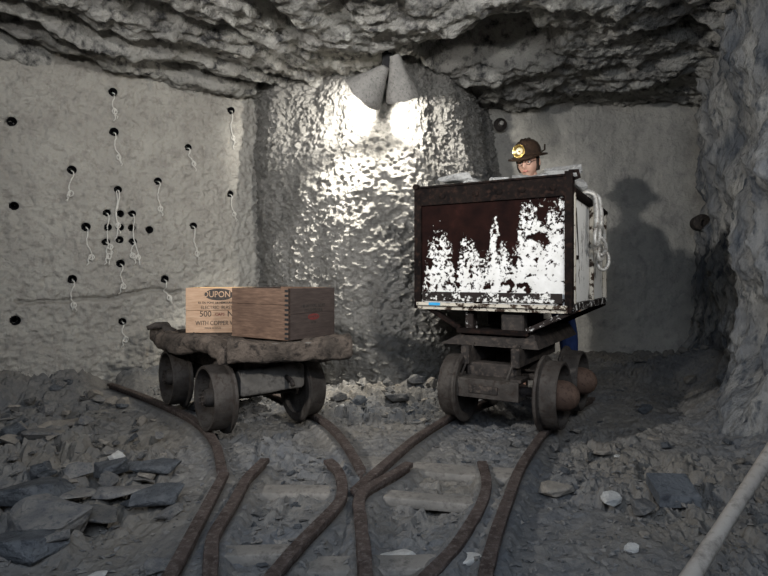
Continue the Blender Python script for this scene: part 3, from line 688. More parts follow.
# ---------------------------------------------------------------- crates
def text(s, size, org, xd, nd, mat, parent, name='lettering', bold=.0, sx=1.0, off=.0012):
    cu = bpy.data.curves.new(name, 'FONT'); cu.body = s; cu.size = size*S; cu.align_x = 'CENTER'; cu.align_y = 'CENTER'; cu.extrude = .0006; cu.offset = bold
    tmp = bpy.data.objects.new('tmp', cu); me = bpy.data.meshes.new_from_object(tmp); bpy.data.objects.remove(tmp)
    xd, nd = Vector(xd).normalized(), Vector(nd).normalized(); up = nd.cross(xd)
    M = Matrix((xd*sx, up, nd)).transposed().to_4x4(); me.transform(Matrix.Translation((Vector(org)+nd*off)*S) @ M)
    me.name = name; me.materials.clear(); me.materials.append(MAT[mat]); o = bpy.data.objects.new(name, me); C.objects.link(o); o.parent = parent; return o
def oval(w, h, org, xd, nd, mat, parent, name, ring=None, off=.0012):
    xd, nd = Vector(xd).normalized(), Vector(nd).normalized(); up = nd.cross(xd); mb = MB(); n = 36; o0 = Vector(org)
    vs = [o0+nd*z+xd*math.cos(k*6.283/n)*w/2+up*math.sin(k*6.283/n)*h/2 for z in (0, off) for k in range(n)]
    mb.add(vs, [tuple(range(n, 2*n)), tuple(reversed(range(n)))]+[(k, (k+1) % n, n+(k+1) % n, n+k) for k in range(n)])
    return mb.build(name, mat, parent)
def crate(loc, rz, w, dp, h, mats, label):
    # local: x along the front, y back; origin at the bottom front-left corner
    c = empty('wooden_crate', loc, rz, label, 'crate', 'wooden crates on the flat truck'); t = .022
    def boards(p0, dx, dy, L, mat, name, nbd, jog):
        mb = MB(); hh = h/nbd
        for i in range(nbd): mb.box((p0[0]+dx*L/2, p0[1]+dy*L/2, hh*(i+.5)), (L if dx else t, L if dy else t, hh-.002))
        # finger joints at both ends
        o = mb.build(name, mat, c); return o
    f = boards((0, t/2), 1, 0, w, mats[0], 'front_panel', 2, 0); bk = boards((0, dp-t/2), 1, 0, w, mats[2], 'back_panel', 2, 0)
    l = boards((t/2, t), 0, 1, dp-2*t, mats[1], 'left_panel', 2, 0); rr = boards((w-t/2, t), 0, 1, dp-2*t, mats[3], 'right_panel', 2, 0)
    MB().box((w/2, dp/2, .012), (w-2*t-.004, dp-2*t-.004, .02)).build('bottom_board', mats[2], c)
    return c
DZ = .664
ca = crate((-1.47, 4.15, DZ+.006), math.radians(3), .55, .33, .335, ('pine', 'pinein', 'pinein', 'pinein'), 'pale pine crate with black lettering and an oval emblem, behind the brown crate')
fr = [o for o in ca.children if o.name.startswith('front')][0]
X, Nn = (1, 0, 0), (0, -1, 0)
oval(.215, .088, (.245, 0, .285), X, Nn, 'ink', fr, 'oval_emblem')
text('DUPONT', .062, (.245, 0, .285), X, Nn, 'pine', fr, bold=.0005, sx=.92, off=.0016)
text('E.I. DU PONT DE NEMOURS & CO.', .020, (.245, 0, .224), X, Nn, 'ink', fr, bold=.0004)
text('ELECTRIC  BLASTING', .036, (.255, 0, .188), X, Nn, 'ink', fr, sx=.85)
text('500', .062, (.145, 0, .140), X, Nn, 'ink', fr, sx=.95)
text('CAPS', .030, (.25, 0, .137), X, Nn, 'redink', fr)
text('No.', .062, (.35, 0, .140), X, Nn, 'ink', fr, sx=.95)
text('WITH COPPER WIRES', .046, (.25, 0, .072), X, Nn, 'ink', fr, sx=.80)
text('MADE IN U.S.A.', .018, (.20, 0, .035), X, Nn, 'ink', fr)
# brown crate: corner towards the camera
th = math.radians(56); cb = empty('wooden_crate', (-.612, 3.575, DZ+.014), th, 'dark brown crate with jointed corner and red oval mark, before the pale crate', 'crate', 'wooden crates on the flat truck')
# local x runs back-right (marked end), local y runs back-left (plain long side)
Wb, Lb, Hb, t = .47, .53, .335, .024
pr = MB().box((Wb/2, t/2, Hb/4), (Wb, t, Hb/2-.001)).box((Wb/2, t/2, Hb*.75), (Wb, t, Hb/2-.001)).build('end_panel', 'shadedwood', cb)
MB().box((t/2-.001, Lb/2, Hb*.34), (t, Lb, Hb*.68-.002)).box((t/2-.001, Lb/2, Hb*.84), (t, Lb, Hb*.32-.001)).build('side_panel', 'brownwood', cb)
MB().box((Wb-t/2, Lb/2, Hb/2), (t, Lb-2*t-.002, Hb)).build('side_panel', 'brownwood', cb)
MB().box((Wb/2, Lb-t/2, Hb/2), (Wb, t, Hb)).build('end_panel', 'shadedwood', cb)
MB().box((Wb/2, Lb/2, .014), (Wb-2*t-.002, Lb-2*t-.002, .022)).build('bottom_board', 'pinein', cb)
fj = MB()
for k in range(11): fj.box((-.002, .012, Hb*(k+.5)/11), (.004, .030, Hb/24))
fj.build('finger_joints', 'black', cb)
text('HIGH EXPLOSIVES', .030, (.245, 0, .215), X, Nn, 'ink', pr, bold=.0005)
text('DANGEROUS', .030, (.245, 0, .185), X, Nn, 'ink', pr, bold=.0008)
o = oval(.115, .042, (.245, 0, .142), X, Nn, 'redink', pr, 'oval_mark'); o['label'] = 'faded red oval mark'
text('DU PONT', .022, (.245, 0, .142), X, Nn, 'shadedwood', pr, off=.0016)
text('50 LBS', .018, (.245, 0, .102), X, Nn, 'ink', pr)

# ---------------------------------------------------------------- ore car (right)
AR = math.radians(-31); CRc = (.93, 4.145)
car = empty('ore_car', (*CRc, 0), AR, 'tall rusty steel ore car with peeling white paint and a load of rock', 'mine car')
R2 = .225; XO = .345
for sy, yy in ((-1, -.285), (1, .31)):
    for sx in (-1, 1): wheel(car, -XO if sx < 0 else XO+.11, yy, R2, sx, .125, sx > 0)
    MB().tube([(-XO+.03, yy, R2+RH), (XO+.08, yy, R2+RH)], .032, 12).build('axle', 'iron', car, smooth=True, autos=40)
bx0, bx1, by0, by1, bz0, bz1, bzs = -.61, .50, -.30, .92, .87, 1.745, 1.645
bw = bx1-bx0; bcx = (bx0+bx1)/2
fp = MB().box((0, 0, (bz1-bz0)/2), (bw-.03, .012, bz1-bz0)); o = fp.build('front_plate', paint_front(bw-.06, 0.035, bz1-bz0-.12), car); o.location = (bcx*S, (by0+.012)*S, bz0*S)
MB().box((bcx, by1-.01, (bz0+bzs)/2), (bw-.03, .014, bzs-bz0)).build('rear_plate', 'darkrust', car)
for sx, xx in ((-1, bx0+.012), (1, bx1-.012)):
    MB().box((xx, (by0+by1)/2, (bz0+bzs)/2), (.014, by1-by0-.04, bzs-bz0)).build('side_plate', 'sidepaint' if sx > 0 else 'darkrust', car)
    MB().tube([(xx+sx*.012, by0+.03, bzs+.01), (xx+sx*.012, by1+.02, bzs-.03)], .032, 12).build('top_rail', 'darkrust', car, smooth=True, autos=40)
# angle irons framing the front plate
MB().box((bx0+.005, by0-.004, (bz0+bz1)/2-.005), (.055, .02, bz1-bz0+.03)).box((bx0-.012, by0+.025, (bz0+bz1)/2), (.02, .06, bz1-bz0)).build('corner_post', 'darkrust', car)
MB().box((bx1-.005, by0-.004, (bz0+bz1)/2+.005), (.05, .022, bz1-bz0+.05)).box((bx1+.010, by0+.025, (bz0+bz1)/2), (.02, .06, bz1-bz0)).build('corner_post', 'darkrust', car)
MB().box((bcx, by0-.006, bz1-.065), (bw-.05, .016, .13)).box((bcx, by0-.002, bz1+.004), (bw-.05, .05, .014)).build('top_band', 'darkrust', car)
for xx in (-.14, .03, .19, .40, -.40):
    MB().lathe([(-.014, .022), (.010, .022), (.014, .016), (.016, .001)], (xx, by0-.012, bz1-.07), (0, -1, 0), 10).build('rivet', 'darkrust', car, smooth=True, autos=40)
MB().tube([(bx0-.005, by0+.01, bz1+.012), (bx0-.005, by0-.03, bz1+.012)], .022, 10).build('corner_bolt', 'darkrust', car, smooth=True, autos=40)
MB().tube([(bx1-.01, by0+.02, bz1+.03), (bx1+.045, by0+.02, bz1+.03), (bx1+.055, by0+.02, bz1-.01), (bx1+.02, by0+.02, bz1-.02)], .013, 8).build('latch', 'darkrust', car, smooth=True)
MB().box((bcx, by0-.010, bz0+.075), (bw-.09, .012, .065)).build('lower_band', 'trimpaint', car)
MB().box((bcx, by0-.022, bz0+.018), (bw-.02, .04, .024)).box((bcx, by0-.012, bz0-.004), (bw-.02, .012, .035)).build('bottom_flange', 'lippaint', car)
MB().box((bx0+.16, by0-.044, bz0+.02), (.09, .004, .02)).build('tape', 'blue', car)['label'] = 'small bright blue tape strip'
# side ribs and rim on the right side
for yy in (by0+.05, by0+.66, by1-.02):
    MB().box((bx1+.012, yy, (bz0+bzs)/2), (.03, .035, bzs-bz0)).build('side_rib', 'lippaint', car)
MB().box((bx1+.012, (by0+by1)/2, bz0+.02), (.032, by1-by0, .05)).build('side_sill', 'trimpaint', car)
# rust gashes on the side plate
MB().hull([(bx1-.004, by0+.17, 1.56), (bx1-.004, by0+.23, 1.56), (bx1-.004, by0+.30, 1.18), (bx1-.002, by0+.17, 1.56), (bx1-.0, by0+.20, 1.54), (bx1-.002, by0+.30, 1.18)]).build('rust_gash', 'darkrust', car)
MB().box((bx1-.002, by0+.20, 1.22), (.012, .09, .028), .0).build('rust_patch', 'darkrust', car)
MB().box((bx1-.002, by0+.80, 1.40), (.014, .16, .03)).build('slot', 'darkrust', car)
# cradle under the box: straps running in from the lower edges to the bolster
def strap(p, q, w, mat='darkrust'): return MB().beam(p, q, w, .035, 400+int(p[0]*100), .002, .05, 16, 10)
for yy in (by0+.04, by1-.05):
    strap((bx0+.06, yy, bz0-.005), (-.28, yy, .715), .05).build('cradle_strap', 'darkrust', car)
    strap((bx1+.02, yy, bz0-.005), (.20, yy, .715), .05).build('cradle_strap', 'trimpaint' if yy < 0 else 'darkrust', car)
    MB().box((-.04, yy, .70), (.52, .06, .035)).build('cradle_bar', 'darkrust', car)
MB().box((bcx, (by0+by1)/2, bz0-.005), (bw-.04, by1-by0-.02, .02)).build('floor_plate', 'darkrust', car)
MB().box((-.22, by0+.10, .785), (.06, .09, .16)).build('pedestal', 'trimpaint', car)
MB().box((.10, by0+.10, .785), (.16, .10, .16)).build('pedestal', 'iron', car)
MB().box((-.05, .32, .785), (.3, .5, .15)).build('rocker_block', 'darkrust', car)
MB().hull([(-.42, -.30, .60), (.30, -.30, .60), (-.42, .85, .60), (.30, .85, .60), (-.26, -.22, .69), (.24, -.22, .69), (-.26, .85, .69), (.24, .85, .69)]).build('bolster', 'iron', car)
for sx in (-.20, .16): MB().box((sx, .10, .54), (.06, .95, .13)).build('sill', 'iron', car)
for yy in (-.285, .31): MB().box((-.02, yy, .42), (.36, .12, .14)).build('axle_box', 'iron', car)
# front bumper channel and its thin tie rods
MB().box((-.03, -.40, .392), (.50, .17, .02)).box((-.03, -.48, .335), (.50, .02, .12)).box((-.03, -.40, .285), (.50, .16, .02)).build('bumper', 'greybeam' if False else 'wheeliron', car)
for xx in (-.24, .20): MB().box((xx, -.41, .41), (.07, .15, .02)).build('bumper_bracket', 'iron', car)
MB().box((-.02, -.493, .335), (.20, .012, .05)).build('name_plate', 'iron', car)
for xx in (-.21, .12): MB().tube([(xx, -.42, .40), (xx+.045, -.29, .62)], .009, 8).build('tie_rod', 'wheeliron', car, smooth=True)
# chain hanging from the right top rail
ch = empty('chain', (0, 0, 0), 0, 'heavy pale steel chain hooked over the right rim of the ore car', 'chain')
def lw(x, y, z):
    ca_, sa_ = math.cos(AR), math.sin(AR); return (CRc[0]+x*ca_-y*sa_, CRc[1]+x*sa_+y*ca_, z)
c0 = lw(bx1+.07, by0+.80, 1.60); ch.location = [k*S for k in c0]
def local(x, y, z): p = lw(x, y, z); return (p[0]-c0[0], p[1]-c0[1], p[2]-c0[2])
for k, yo in enumerate((.50, .66)):
    P = [local(bx1-.03, by0+yo+.03, 1.60)]+[local(bx1+.015+.052*math.cos(a), by0+yo, 1.645+.055*math.sin(a)) for a in [math.pi*(1-j/8) for j in range(9)]]+[local(bx1+.08, by0+yo-.02, 1.55), local(bx1+.085, by0+yo-.05, 1.47), local(bx1+.08, by0+yo-.04, 1.43)]
    MB().tube(P, .020, 10).build('hook', 'chain', ch, smooth=True)
def link(c, L, w, r, ang, tilt):
    pts = []
    for k in range(24):
        a = k*6.283/24; s_ = math.sin(a); x = w*math.cos(a); z = L*s_
        dx, dy = x*math.cos(ang), x*math.sin(ang)
        q = lw(c[0]+dy+.0, c[1]+dx+z*math.sin(tilt), c[2]+z*math.cos(tilt)); pts.append((q[0]-c0[0], q[1]-c0[1], q[2]-c0[2]))
    return MB().tube(pts, r, 8, True)
cx = bx1+.085
for (yy, zz, an, tt) in ((by0+.47, 1.38, .2, .25), (by0+.57, 1.31, 1.2, -.5), (by0+.67, 1.38, .2, -.25), (by0+.63, 1.27, .3, .5), (by0+.70, 1.21, 1.1, .1)):
    link((cx, yy, zz), .072, .042, .014, an, tt).build('link', 'chain', ch, smooth=True)

# load of rock
lb = MB(); n = 22
P = [(bx0+.03+(bw-.06)*i/n, by0+.04+(by1-by0-.08)*j/n, 1.69+.12*math.sin(math.pi*i/n)*math.sin(math.pi*j/n)+.02*random.random()) for i in range(n+1) for j in range(n+1)]
P += [(x, y, 1.50) for x, y, z in P]; m_ = (n+1)**2; fs = []
for i in range(n):
    for j in range(n):
        a = i*(n+1)+j; fs += [(a, a+1, a+n+2, a+n+1), (a+m_, a+n+1+m_, a+n+2+m_, a+1+m_)]
for i in range(n):
    for a, b in ((i, i+1), (n*(n+1)+i, n*(n+1)+i+1), (i*(n+1), (i+1)*(n+1)), (i*(n+1)+n, (i+1)*(n+1)+n)): fs.append((a, b, b+m_, a+m_))
P = [lw(*p) for p in P]
o = lb.add(P, fs).build('crushed_ore', 'ore', origin=lw(0, .3, 1.5)); tag(o, 'bed of crushed grey ore filling the ore car below the larger lumps', 'ore', None, 'stuff')
for (x, y, z, sz, v, rz, lab) in [
    (-.38, -.14, 1.70, .34, 2, -.5, 'flat pale slab of ore showing above the left front rim of the ore car'),
    (-.20, -.12, 1.66, .24, 3, -.3, 'grey ore slab just right of the flat pale one on the car'),
    (-.02, -.15, 1.66, .20, 4, .4, 'small ore lump at the middle of the front rim'),
    (.22, -.06, 1.55, .40, 6, -.45, 'big rounded ore lump on the car just under the miner\'s chin'),
    (.38, -.06, 1.65, .34, 5, -.8, 'large grey ore lump beside the right front corner of the car'),
    (.42, .16, 1.62, .26, 5, .3, 'ore lump spilling toward the right rim behind the corner post'),
    (.05, .25, 1.68, .30, 5, .3, 'ore lump in the middle of the load in front of the miner')]:
    p = lw(x, y, z+.09); put_rock(p[0], p[1], sz, 'ore', lab, None, v, rz, .12, z=p[2], name='ore_lump', sink=.15)
for k in range(18):
    p = lw(random.uniform(bx0+.12, bx1-.12), random.uniform(by0+.15, by1-.12), 1.78)
    put_rock(p[0], p[1], random.uniform(.08, .16), 'ore', 'small grey ore lump heaped inside the ore car', 'small ore lumps in the car', z=p[2], name='ore_lump')

# ---------------------------------------------------------------- miner standing behind the car
HP = Vector((1.375, 5.36)); GZ = fz(1.5, 5.35)
ps = empty('person', (1.52, 5.42, GZ), 0, 'person in dark helmet with brass lamp peering over the ore car', 'person')
PO = Vector((1.52, 5.42, GZ))
def skin(chains, name, sub=2):
    # chains: list of lists of (x,y,z,r); first vertex of each later chain may name an index into the vertex list
    vs, es, rs = [], [], []
    for c in chains:
        prev = None
        for e in c:
            if isinstance(e, int): prev = e; continue
            vs.append(((e[0]-PO.x)*S, (e[1]-PO.y)*S, (e[2]-PO.z)*S)); rs.append(e[3]*S); i = len(vs)-1
            if prev is not None: es.append((prev, i))
            prev = i
    me = bpy.data.meshes.new(name); me.from_pydata(vs, es, []); ob = bpy.data.objects.new(name, me); C.objects.link(ob)
    m = ob.modifiers.new('s', 'SKIN'); m.use_smooth_shade = True
    for i, r in enumerate(rs): me.skin_vertices[0].data[i].radius = (r, r)
    me.skin_vertices[0].data[0].use_root = True
    sb = ob.modifiers.new('u', 'SUBSURF'); sb.levels = sb.render_levels = sub
    dg = bpy.context.evaluated_depsgraph_get(); dg.update(); out = bpy.data.meshes.new_from_object(ob.evaluated_get(dg)); bpy.data.objects.remove(ob); return out
px_, py_ = 1.50, 5.40
HS = 1.13
hx, hy, hz_ = 1.372, 5.33, 2.175           # head centre
pel = (px_+.05, py_, GZ+1.14, .15)
SHR = (px_+.20, py_+.03, 1.84, .08); SHL = (px_-.25, py_-.02, 1.84, .08)
torso = [pel, (px_+.02, py_, GZ+1.40, .155), (px_-.01, py_, 1.72, .17), (px_-.05, py_-.02, 1.89, .12), (hx+.05, hy+.05, 1.97, .08), (hx+.01, hy+.02, hz_-.06, .066)]
armR = [2, SHR, (px_+.34, py_+.02, GZ+1.48, .055), (px_+.36, py_-.03, GZ+1.22, .045), (px_+.34, py_-.10, GZ+0.98, .034), (px_+.335, py_-.12, GZ+0.9, .036)]
armL = [2, SHL, (px_-.42, py_-.02, GZ+1.5, .055), (px_-.46, py_-.03, GZ+1.24, .045), (px_-.45, py_-.08, GZ+1.0, .034), (px_-.45, py_-.10, GZ+0.92, .036)]
legR = [0, (px_+.15, py_, GZ+1.02, .11), (px_+.27, py_-.03, GZ+.55, .072), (px_+.30, py_+.01, GZ+.12, .05), (px_+.31, py_-.10, GZ+.04, .042)]
legL = [0, (px_-.05, py_, GZ+1.02, .11), (px_-.15, py_-.03, GZ+.55, .072), (px_-.18, py_+.01, GZ+.12, .05), (px_-.19, py_-.10, GZ+.04, .042)]
body_me = skin([torso, armR, armL, legR, legL], 'body')
# head grid (face towards local -Y), then turned
def head_mesh():
    mb = MB(); n, m = 48, 40; vs = []
    for i in range(m+1):
        t = math.pi*i/m
        for k in range(n):
            p = 2*math.pi*k/n; x, y, z = math.sin(t)*math.cos(p), math.sin(t)*math.sin(p), math.cos(t)
            X, Y, Z = x*.086, y*.108, z*.135
            if z < 0: f = 1-.34*(-z)**1.5; X *= f; Y = Y*(1-.18*(-z)**2) - (.020*(-z) if y < 0 else -.0)
            if y < 0:
                fr_ = -y; Y += .010*math.exp(-((abs(x)-.42)/.22)**2-((z-.02)/.16)**2)*1.4*fr_      # eye sockets
                Y -= .034*math.exp(-(x/.16)**2-((z+.22)/.17)**2)*fr_ + .014*math.exp(-(x/.13)**2-((z+.02)/.18)**2)*fr_   # nose
                Y -= .007*math.exp(-((z-.2)/.10)**2)*fr_ + .010*math.exp(-(x/.3)**2-((z+.52)/.08)**2)*fr_ + .012*math.exp(-(x/.3)**2-((z+.85)/.14)**2)*fr_
            vs.append((X, Y, Z))
    mb.add(vs, [(i*n+k, (i+1)*n+k, (i+1)*n+(k+1) % n, i*n+(k+1) % n) for i in range(m) for k in range(n)])
    for sx in (-1, 1): mb.sphere((sx*.088, .012, -.012), (.012, .022, .036), 12, 8)
    return mb
def hand_mb(w, sx):   # relaxed hand hanging from the wrist
    mb = MB(); x, y, z = w
    mb.hull([(x+a*.016, y+b*.042, z+c) for a in (-1, 1) for b in (-1, 1) for c in (.0, -.095)]+[(x+a*.02, y+b*.03, z-.05) for a in (-1, 1) for b in (-1.5, 1.5)])
    for k, L in enumerate((.085, .098, .092, .072)):
        yy = y-.033+.022*k; mb.tube([(x, yy, z-.085), (x-sx*.004, yy, z-.10-L*.3), (x-sx*.018, yy, z-.10-L*.65), (x-sx*.036, yy, z-.10-L*.9)], [.011, .0105, .0095, .007], 8)
    mb.tube([(x, y-.035, z-.02), (x-sx*.012, y-.06, z-.05), (x-sx*.022, y-.066, z-.085)], [.014, .012, .008], 8); return mb
HR = Matrix.Rotation(math.radians(-32), 4, 'Z') @ Matrix.Rotation(math.radians(14), 4, 'X') @ Matrix.Rotation(math.radians(-4), 4, 'Y')
HC = Vector((hx, hy, hz_))
HRot = Matrix.Translation(HC-PO) @ HR @ Matrix.Scale(HS, 4)
def hd(mb):
    out = MB(); out.v = [tuple(HRot @ Vector(v)) for v in mb.v]; out.f = mb.f; return out
allb = MB(); allb.v = [(v.co.x/S, v.co.y/S, v.co.z/S) for v in body_me.vertices]; allb.f = [tuple(p.vertices) for p in body_me.polygons]
hh = hd(head_mesh()); allb.add(hh.v, hh.f)
for wst, sx in ((armR[-1], 1), (armL[-1], -1)):
    q = hand_mb((wst[0]-PO.x, wst[1]-PO.y, wst[2]-PO.z+.01), sx); allb.add(q.v, q.f)
body = allb.build('body', 'skin', ps, smooth=True)
def cloth(chains, name, mat):
    me = skin(chains, name); me.materials.clear(); me.materials.append(MAT[mat]); o = bpy.data.objects.new(name, me); C.objects.link(o); o.parent = ps; return o
def fat(c, k): return [e if isinstance(e, int) else (*e[:3], e[3]+k) for e in c]
cloth([fat(torso[:4], .02), fat(armR[:5], .018), fat(armL[:5], .018)], 'shirt', 'shirt')
cloth([fat([pel], .022), fat([0]+legR[1:4], .024), fat([0]+legL[1:4], .024)], 'trousers', 'denim')
for lg in (legR, legL):
    f = lg[-1]; a = lg[-2]; mb = MB()
    mb.tube([(a[0]-PO.x, a[1]-PO.y, a[2]-PO.z+.10), (a[0]-PO.x, a[1]-PO.y, .05)], [.068, .07], 14)
    mb.sphere((f[0]-PO.x, f[1]-PO.y-.02, .045), (.062, .16, .055), 16, 10); mb.build('boot', 'boot', ps, smooth=True)
for sx in (-1, 1):
    e = hd(MB().sphere((sx*.034, -.086, .003), (.013, .011, .010), 14, 10)).build('eye', 'eyewhite', ps, smooth=True)
    hd(MB().sphere((sx*.034-.003, -.0955, .002), (.006, .003, .006), 10, 6)).build('iris', 'hair', e, smooth=True)
    hd(MB().tube([(sx*(.018+.03*k/4), -.103+.003*k, .024+.004*math.sin(k*.8)) for k in range(5)], .0042, 6)).build('eyebrow', 'hair', ps, smooth=True)
hd(MB().tube([(-.024, -.104, -.070), (-.01, -.110, -.068), (.01, -.110, -.068), (.024, -.104, -.070)], [.003, .006, .006, .003], 8)).build('lips', 'lip', ps, smooth=True)
# dark round spectacles
gl = MB()
for sx in (-1, 1): gl.tube([(sx*.036+.024*math.cos(a), -.112+.004*abs(math.cos(a)), .002+.020*math.sin(a)) for a in [k*6.283/20 for k in range(20)]], .0022, 6, True)
gl.tube([(-.012, -.113, .004), (0, -.118, .008), (.012, -.113, .004)], .002, 6)
for sx in (-1, 1): gl.tube([(sx*.060, -.108, .004), (sx*.088, -.03, .006), (sx*.092, .02, .0)], .002, 6)
hd(gl).build('spectacles', 'hair', ps, smooth=True)
# hair: shell at sides and back
hr = MB(); n, m = 40, 20; vs = []
for i in range(m+1):
    t = math.pi*(.12+.56*i/m)
    for k in range(n+1):
        p = math.radians(-18)+math.radians(216)*k/n
        x, y, z = math.sin(t)*math.cos(p), math.sin(t)*math.sin(p), math.cos(t); r_ = 1.10+.03*math.sin(k*2.3+i)
        vs.append((x*.086*r_, y*.108*r_, z*.135*r_))
hr.add(vs, [(i*(n+1)+k, (i+1)*(n+1)+k, (i+1)*(n+1)+k+1, i*(n+1)+k+1) for i in range(m) for k in range(n)])
ho = hd(hr).build('hair', 'hair', ps, smooth=True); sm = ho.modifiers.new('t', 'SOLIDIFY'); sm.thickness = .012
# helmet
hz0 = .046; pf = [(hz0-.012, .172), (hz0-.004, .176), (hz0+.004, .168), (hz0+.010, .130), (hz0+.03, .124), (hz0+.07, .118), (hz0+.105, .100), (hz0+.13, .070), (hz0+.143, .035), (hz0+.146, .001)]
hp = MB().lathe(pf+[(hz0+.138, .001), (hz0+.13, .05), (hz0+.09, .098), (hz0+.02, .114), (hz0-.002, .12), (hz0-.012, .172)], (0, .012, 0), (0, 0, 1), 48)
hp.v = [(x*.93, (y-.012)*1.08+.012-(.012 if y < -.1 else 0), z-(.016 if y < -.12 and z < hz0+.02 else 0)*(min(1, (-y-.12)/.06))) for x, y, z in hp.v]
hm = hd(hp).build('helmet', 'helmet', ps, smooth=True, autos=60); hm['label'] = 'glossy black-brown brimmed mining helmet'
rb = MB()
for k in (-1, 0, 1):
    rb.tube([(k*.03*math.sin(a)*1.0, .012-.130*math.cos(a), hz0+.010+.140*math.sin(a)) for a in [math.pi*(.08+.84*j/14) for j in range(15)]], .005, 6)
hd(rb).build('crown_ridge', 'helmet', hm, smooth=True)
lp = MB().lathe([(0, .030), (.012, .034), (.030, .040), (.046, .052), (.052, .053), (.052, .048), (.036, .030), (.030, .001)], (-.01, -.118, hz0+.052), (-.05, -1, .12), 28)
hd(lp).build('cap_lamp', 'brass', hm, smooth=True, autos=50)
hd(MB().lathe([(.034, .001), (.036, .032), (.048, .046), (.046, .047), (.030, .03), (.030, .001)], (-.01, -.118, hz0+.052), (-.05, -1, .12), 24)).build('reflector', 'lens', hm, smooth=True)
hd(MB().tube([(-.01, -.15, hz0+.052), (-.01, -.172, hz0+.056)], .007, 8)).build('burner', 'brass', hm, smooth=True)
hd(MB().tube([(-.01, -.118, hz0+.03), (-.01, -.15, hz0+.0), (-.01, -.16, hz0-.015)], .012, 8)).build('lamp_bracket', 'brass', hm, smooth=True)
hd(MB().tube([(.10, .10, hz0+.02), (.115, .13, hz0+.03), (.12, .135, hz0+.075)], .007, 8)).build('cord_clip', 'helmet', hm, smooth=True)

# ---------------------------------------------------------------- wall lamps on the rib
LP = []
def lamp(rimc, axis, R, L, label):
    rc = Vector(rimc); ax = Vector(axis).normalized(); e = empty('wall_lamp', tuple(rc-ax*L), 0, label, 'lamp', 'shaded lamps at the top of the rib')
    mb = MB(); n = 40; prof = [(0, .035), (.03, .05), (L*.35, R*.50), (L*.7, R*.80), (L, R), (L+.004, R-.004), (L-.004, R-.012), (L*.7, R*.76), (L*.35, R*.46), (.04, .035), (.035, .001)]
    prof = [(0, .001)]+prof; mb.lathe(prof, (0, 0, 0), ax, n)
    mb.v = [(x+.006*math.sin(z*60+x*40), y, z+.006*math.sin(x*50)) for x, y, z in mb.v]
    mb.build('shade', 'shade', e, smooth=True, autos=60)
    MB().sphere(tuple(ax*(L*.36)), .032, 16, 10).build('bulb', 'bulb', e, smooth=True)
    MB().tube([ax*.03, ax*(L*.28)], .03, 10).build('socket', 'black', e, smooth=True)
    LP.append((rc-ax*L*.08, ax))
lamp((-.19, 4.97, 2.69), (-.72, .42, -.72), .19, .32, 'left grey conical lamp shade tilted left, fixed at the top of the bright rib')
lamp((.165, 4.97, 2.665), (.22, .45, -.95), .155, .37, 'right grey conical lamp shade pointing down, fixed at the top of the bright rib')
jb = MB().box((.025, 5.02, 2.98), (.09, .10, .20)).tube([(.02, 5.0, 2.90), (.035, 4.98, 2.78), (.03, 5.0, 2.70)], .012, 8).tube([(.02, 5.02, 3.05), (.02, 5.05, 3.3)], .02, 8)
o = jb.build('junction_box', 'black', origin=(.025, 5.02, 2.98), smooth=False); tag(o, 'black junction box with cable between the two conical lamp shades', 'junction box')

# ---------------------------------------------------------------- pole in the foreground
p0, p1 = Vector((.35, 1.18, .02)), Vector((2.5, 2.91, .95))
a = Vector(at(690, 576, 1.62)); b = Vector(at(768, 456, 2.05)); dd = (b-a).normalized(); p0 = a - dd*(a.z/dd.z-.04); p1 = b+dd*.75
o = MB().beam(p0, p1, .048, .048, 500, .0015, 1.0, 18, 60).build('wooden_pole', 'pole', origin=tuple(p0), smooth=True); tag(o, 'pale weathered wooden pole slanting across the lower right corner', 'pole')

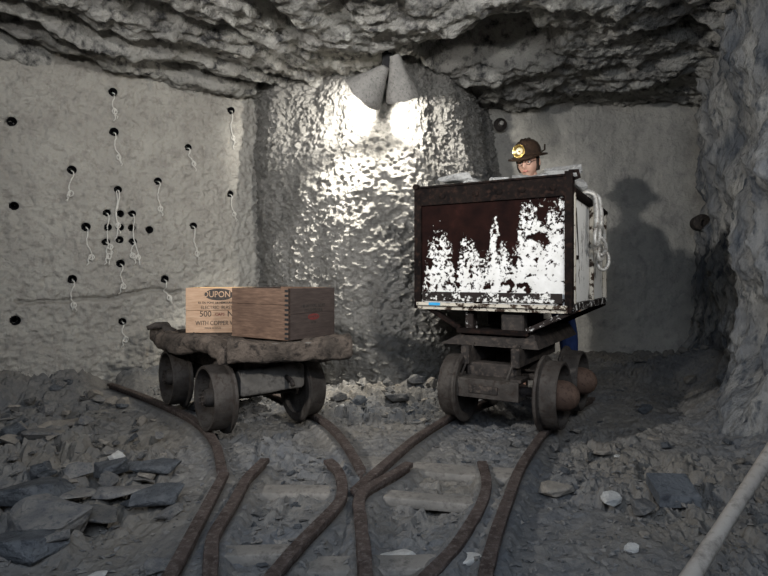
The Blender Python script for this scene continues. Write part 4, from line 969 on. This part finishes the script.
# ---------------------------------------------------------------- light
def pt(loc, e, col, r): 
    l = bpy.data.lights.new('lamp', 'POINT'); l.energy = e; l.color = col; l.shadow_soft_size = r; o = bpy.data.objects.new('light', l); C.objects.link(o); o.location = [c*S for c in loc]; return o
def spot(loc, tgt, e, col, r, ang=120, blend=.6):
    l = bpy.data.lights.new('spot', 'SPOT'); l.energy = e; l.color = col; l.shadow_soft_size = r; l.spot_size = math.radians(ang); l.spot_blend = blend
    o = bpy.data.objects.new('light', l); C.objects.link(o); o.location = [c*S for c in loc]; o.rotation_euler = (Vector(tgt)-Vector(loc)).to_track_quat('-Z', 'Y').to_euler(); return o
for (p, ax), tg, dn, e2 in zip(LP, ((-.33, 5.4, 2.66), (.30, 5.4, 2.56)), ((-.62, 5.38, 1.3), (.22, 5.25, 1.0)), (430, 200)):
    spot(tuple(p), dn, e2, (1, .96, .87), .02, 64, 1.0)
    spot(tuple(p), tg, 115, (1, .965, .89), .02, 72, .5); pt(tuple(p-ax*.10), 26, (1, .95, .85), .03)
spot((-.9, .2, 2.2), (-.9, 4.9, 3.3), 300, (1, .98, .95), .10, 82, 1.0)     # added fill spot, no known lamp there; grazes and brightens the roof
spot((-3.3, .8, 2.6), (1.95, 5.4, 1.65), 640, (1, .98, .95), .08, 78, 1.0)     # work lamp standing front left
spot((2.3, 1.4, 2.4), (1.6, 4.4, 1.3), 75, (1, .98, .95), .08, 60, 1.0)
spot((1.6, .3, 2.5), (-1.9, 5.4, 1.9), 420, (1, .98, .94), .08, 86, 1.0)      # work lamp for the drilled wall       # work lamp front right
ar = bpy.data.lights.new('cool_fill', 'AREA'); ar.energy = 85; ar.color = (.70, .82, 1); ar.size = 1.6; o = bpy.data.objects.new('light', ar); C.objects.link(o)  # added cool fill above the camera to lift the foreground floor
o.location = (0, -.6*S, 2.7*S); o.rotation_euler = (Vector((0, 2.6, 0))-Vector((0, -.6, 2.7))).to_track_quat('-Z', 'Y').to_euler()
wd = bpy.data.worlds.new('dark'); bpy.context.scene.world = wd; wd.use_nodes = True; wd.node_tree.nodes['Background'].inputs[0].default_value = (.5, .6, .8, 1); wd.node_tree.nodes['Background'].inputs[1].default_value = .006

# ---------------------------------------------------------------- camera
cam = bpy.data.cameras.new('camera'); cam.sensor_width = 36; cam.lens = 36*F/768; cam.shift_y = -(288-HY)/768; cam.clip_start = .05
co = bpy.data.objects.new('camera', cam); C.objects.link(co); co.location = (0, 0, CAMZ*S); co.rotation_euler = (math.pi/2, 0, 0)
sc = bpy.context.scene; sc.camera = co
sc.view_settings.view_transform = 'Standard'; sc.view_settings.look = 'None'; sc.view_settings.gamma = 1; sc.view_settings.exposure = 0
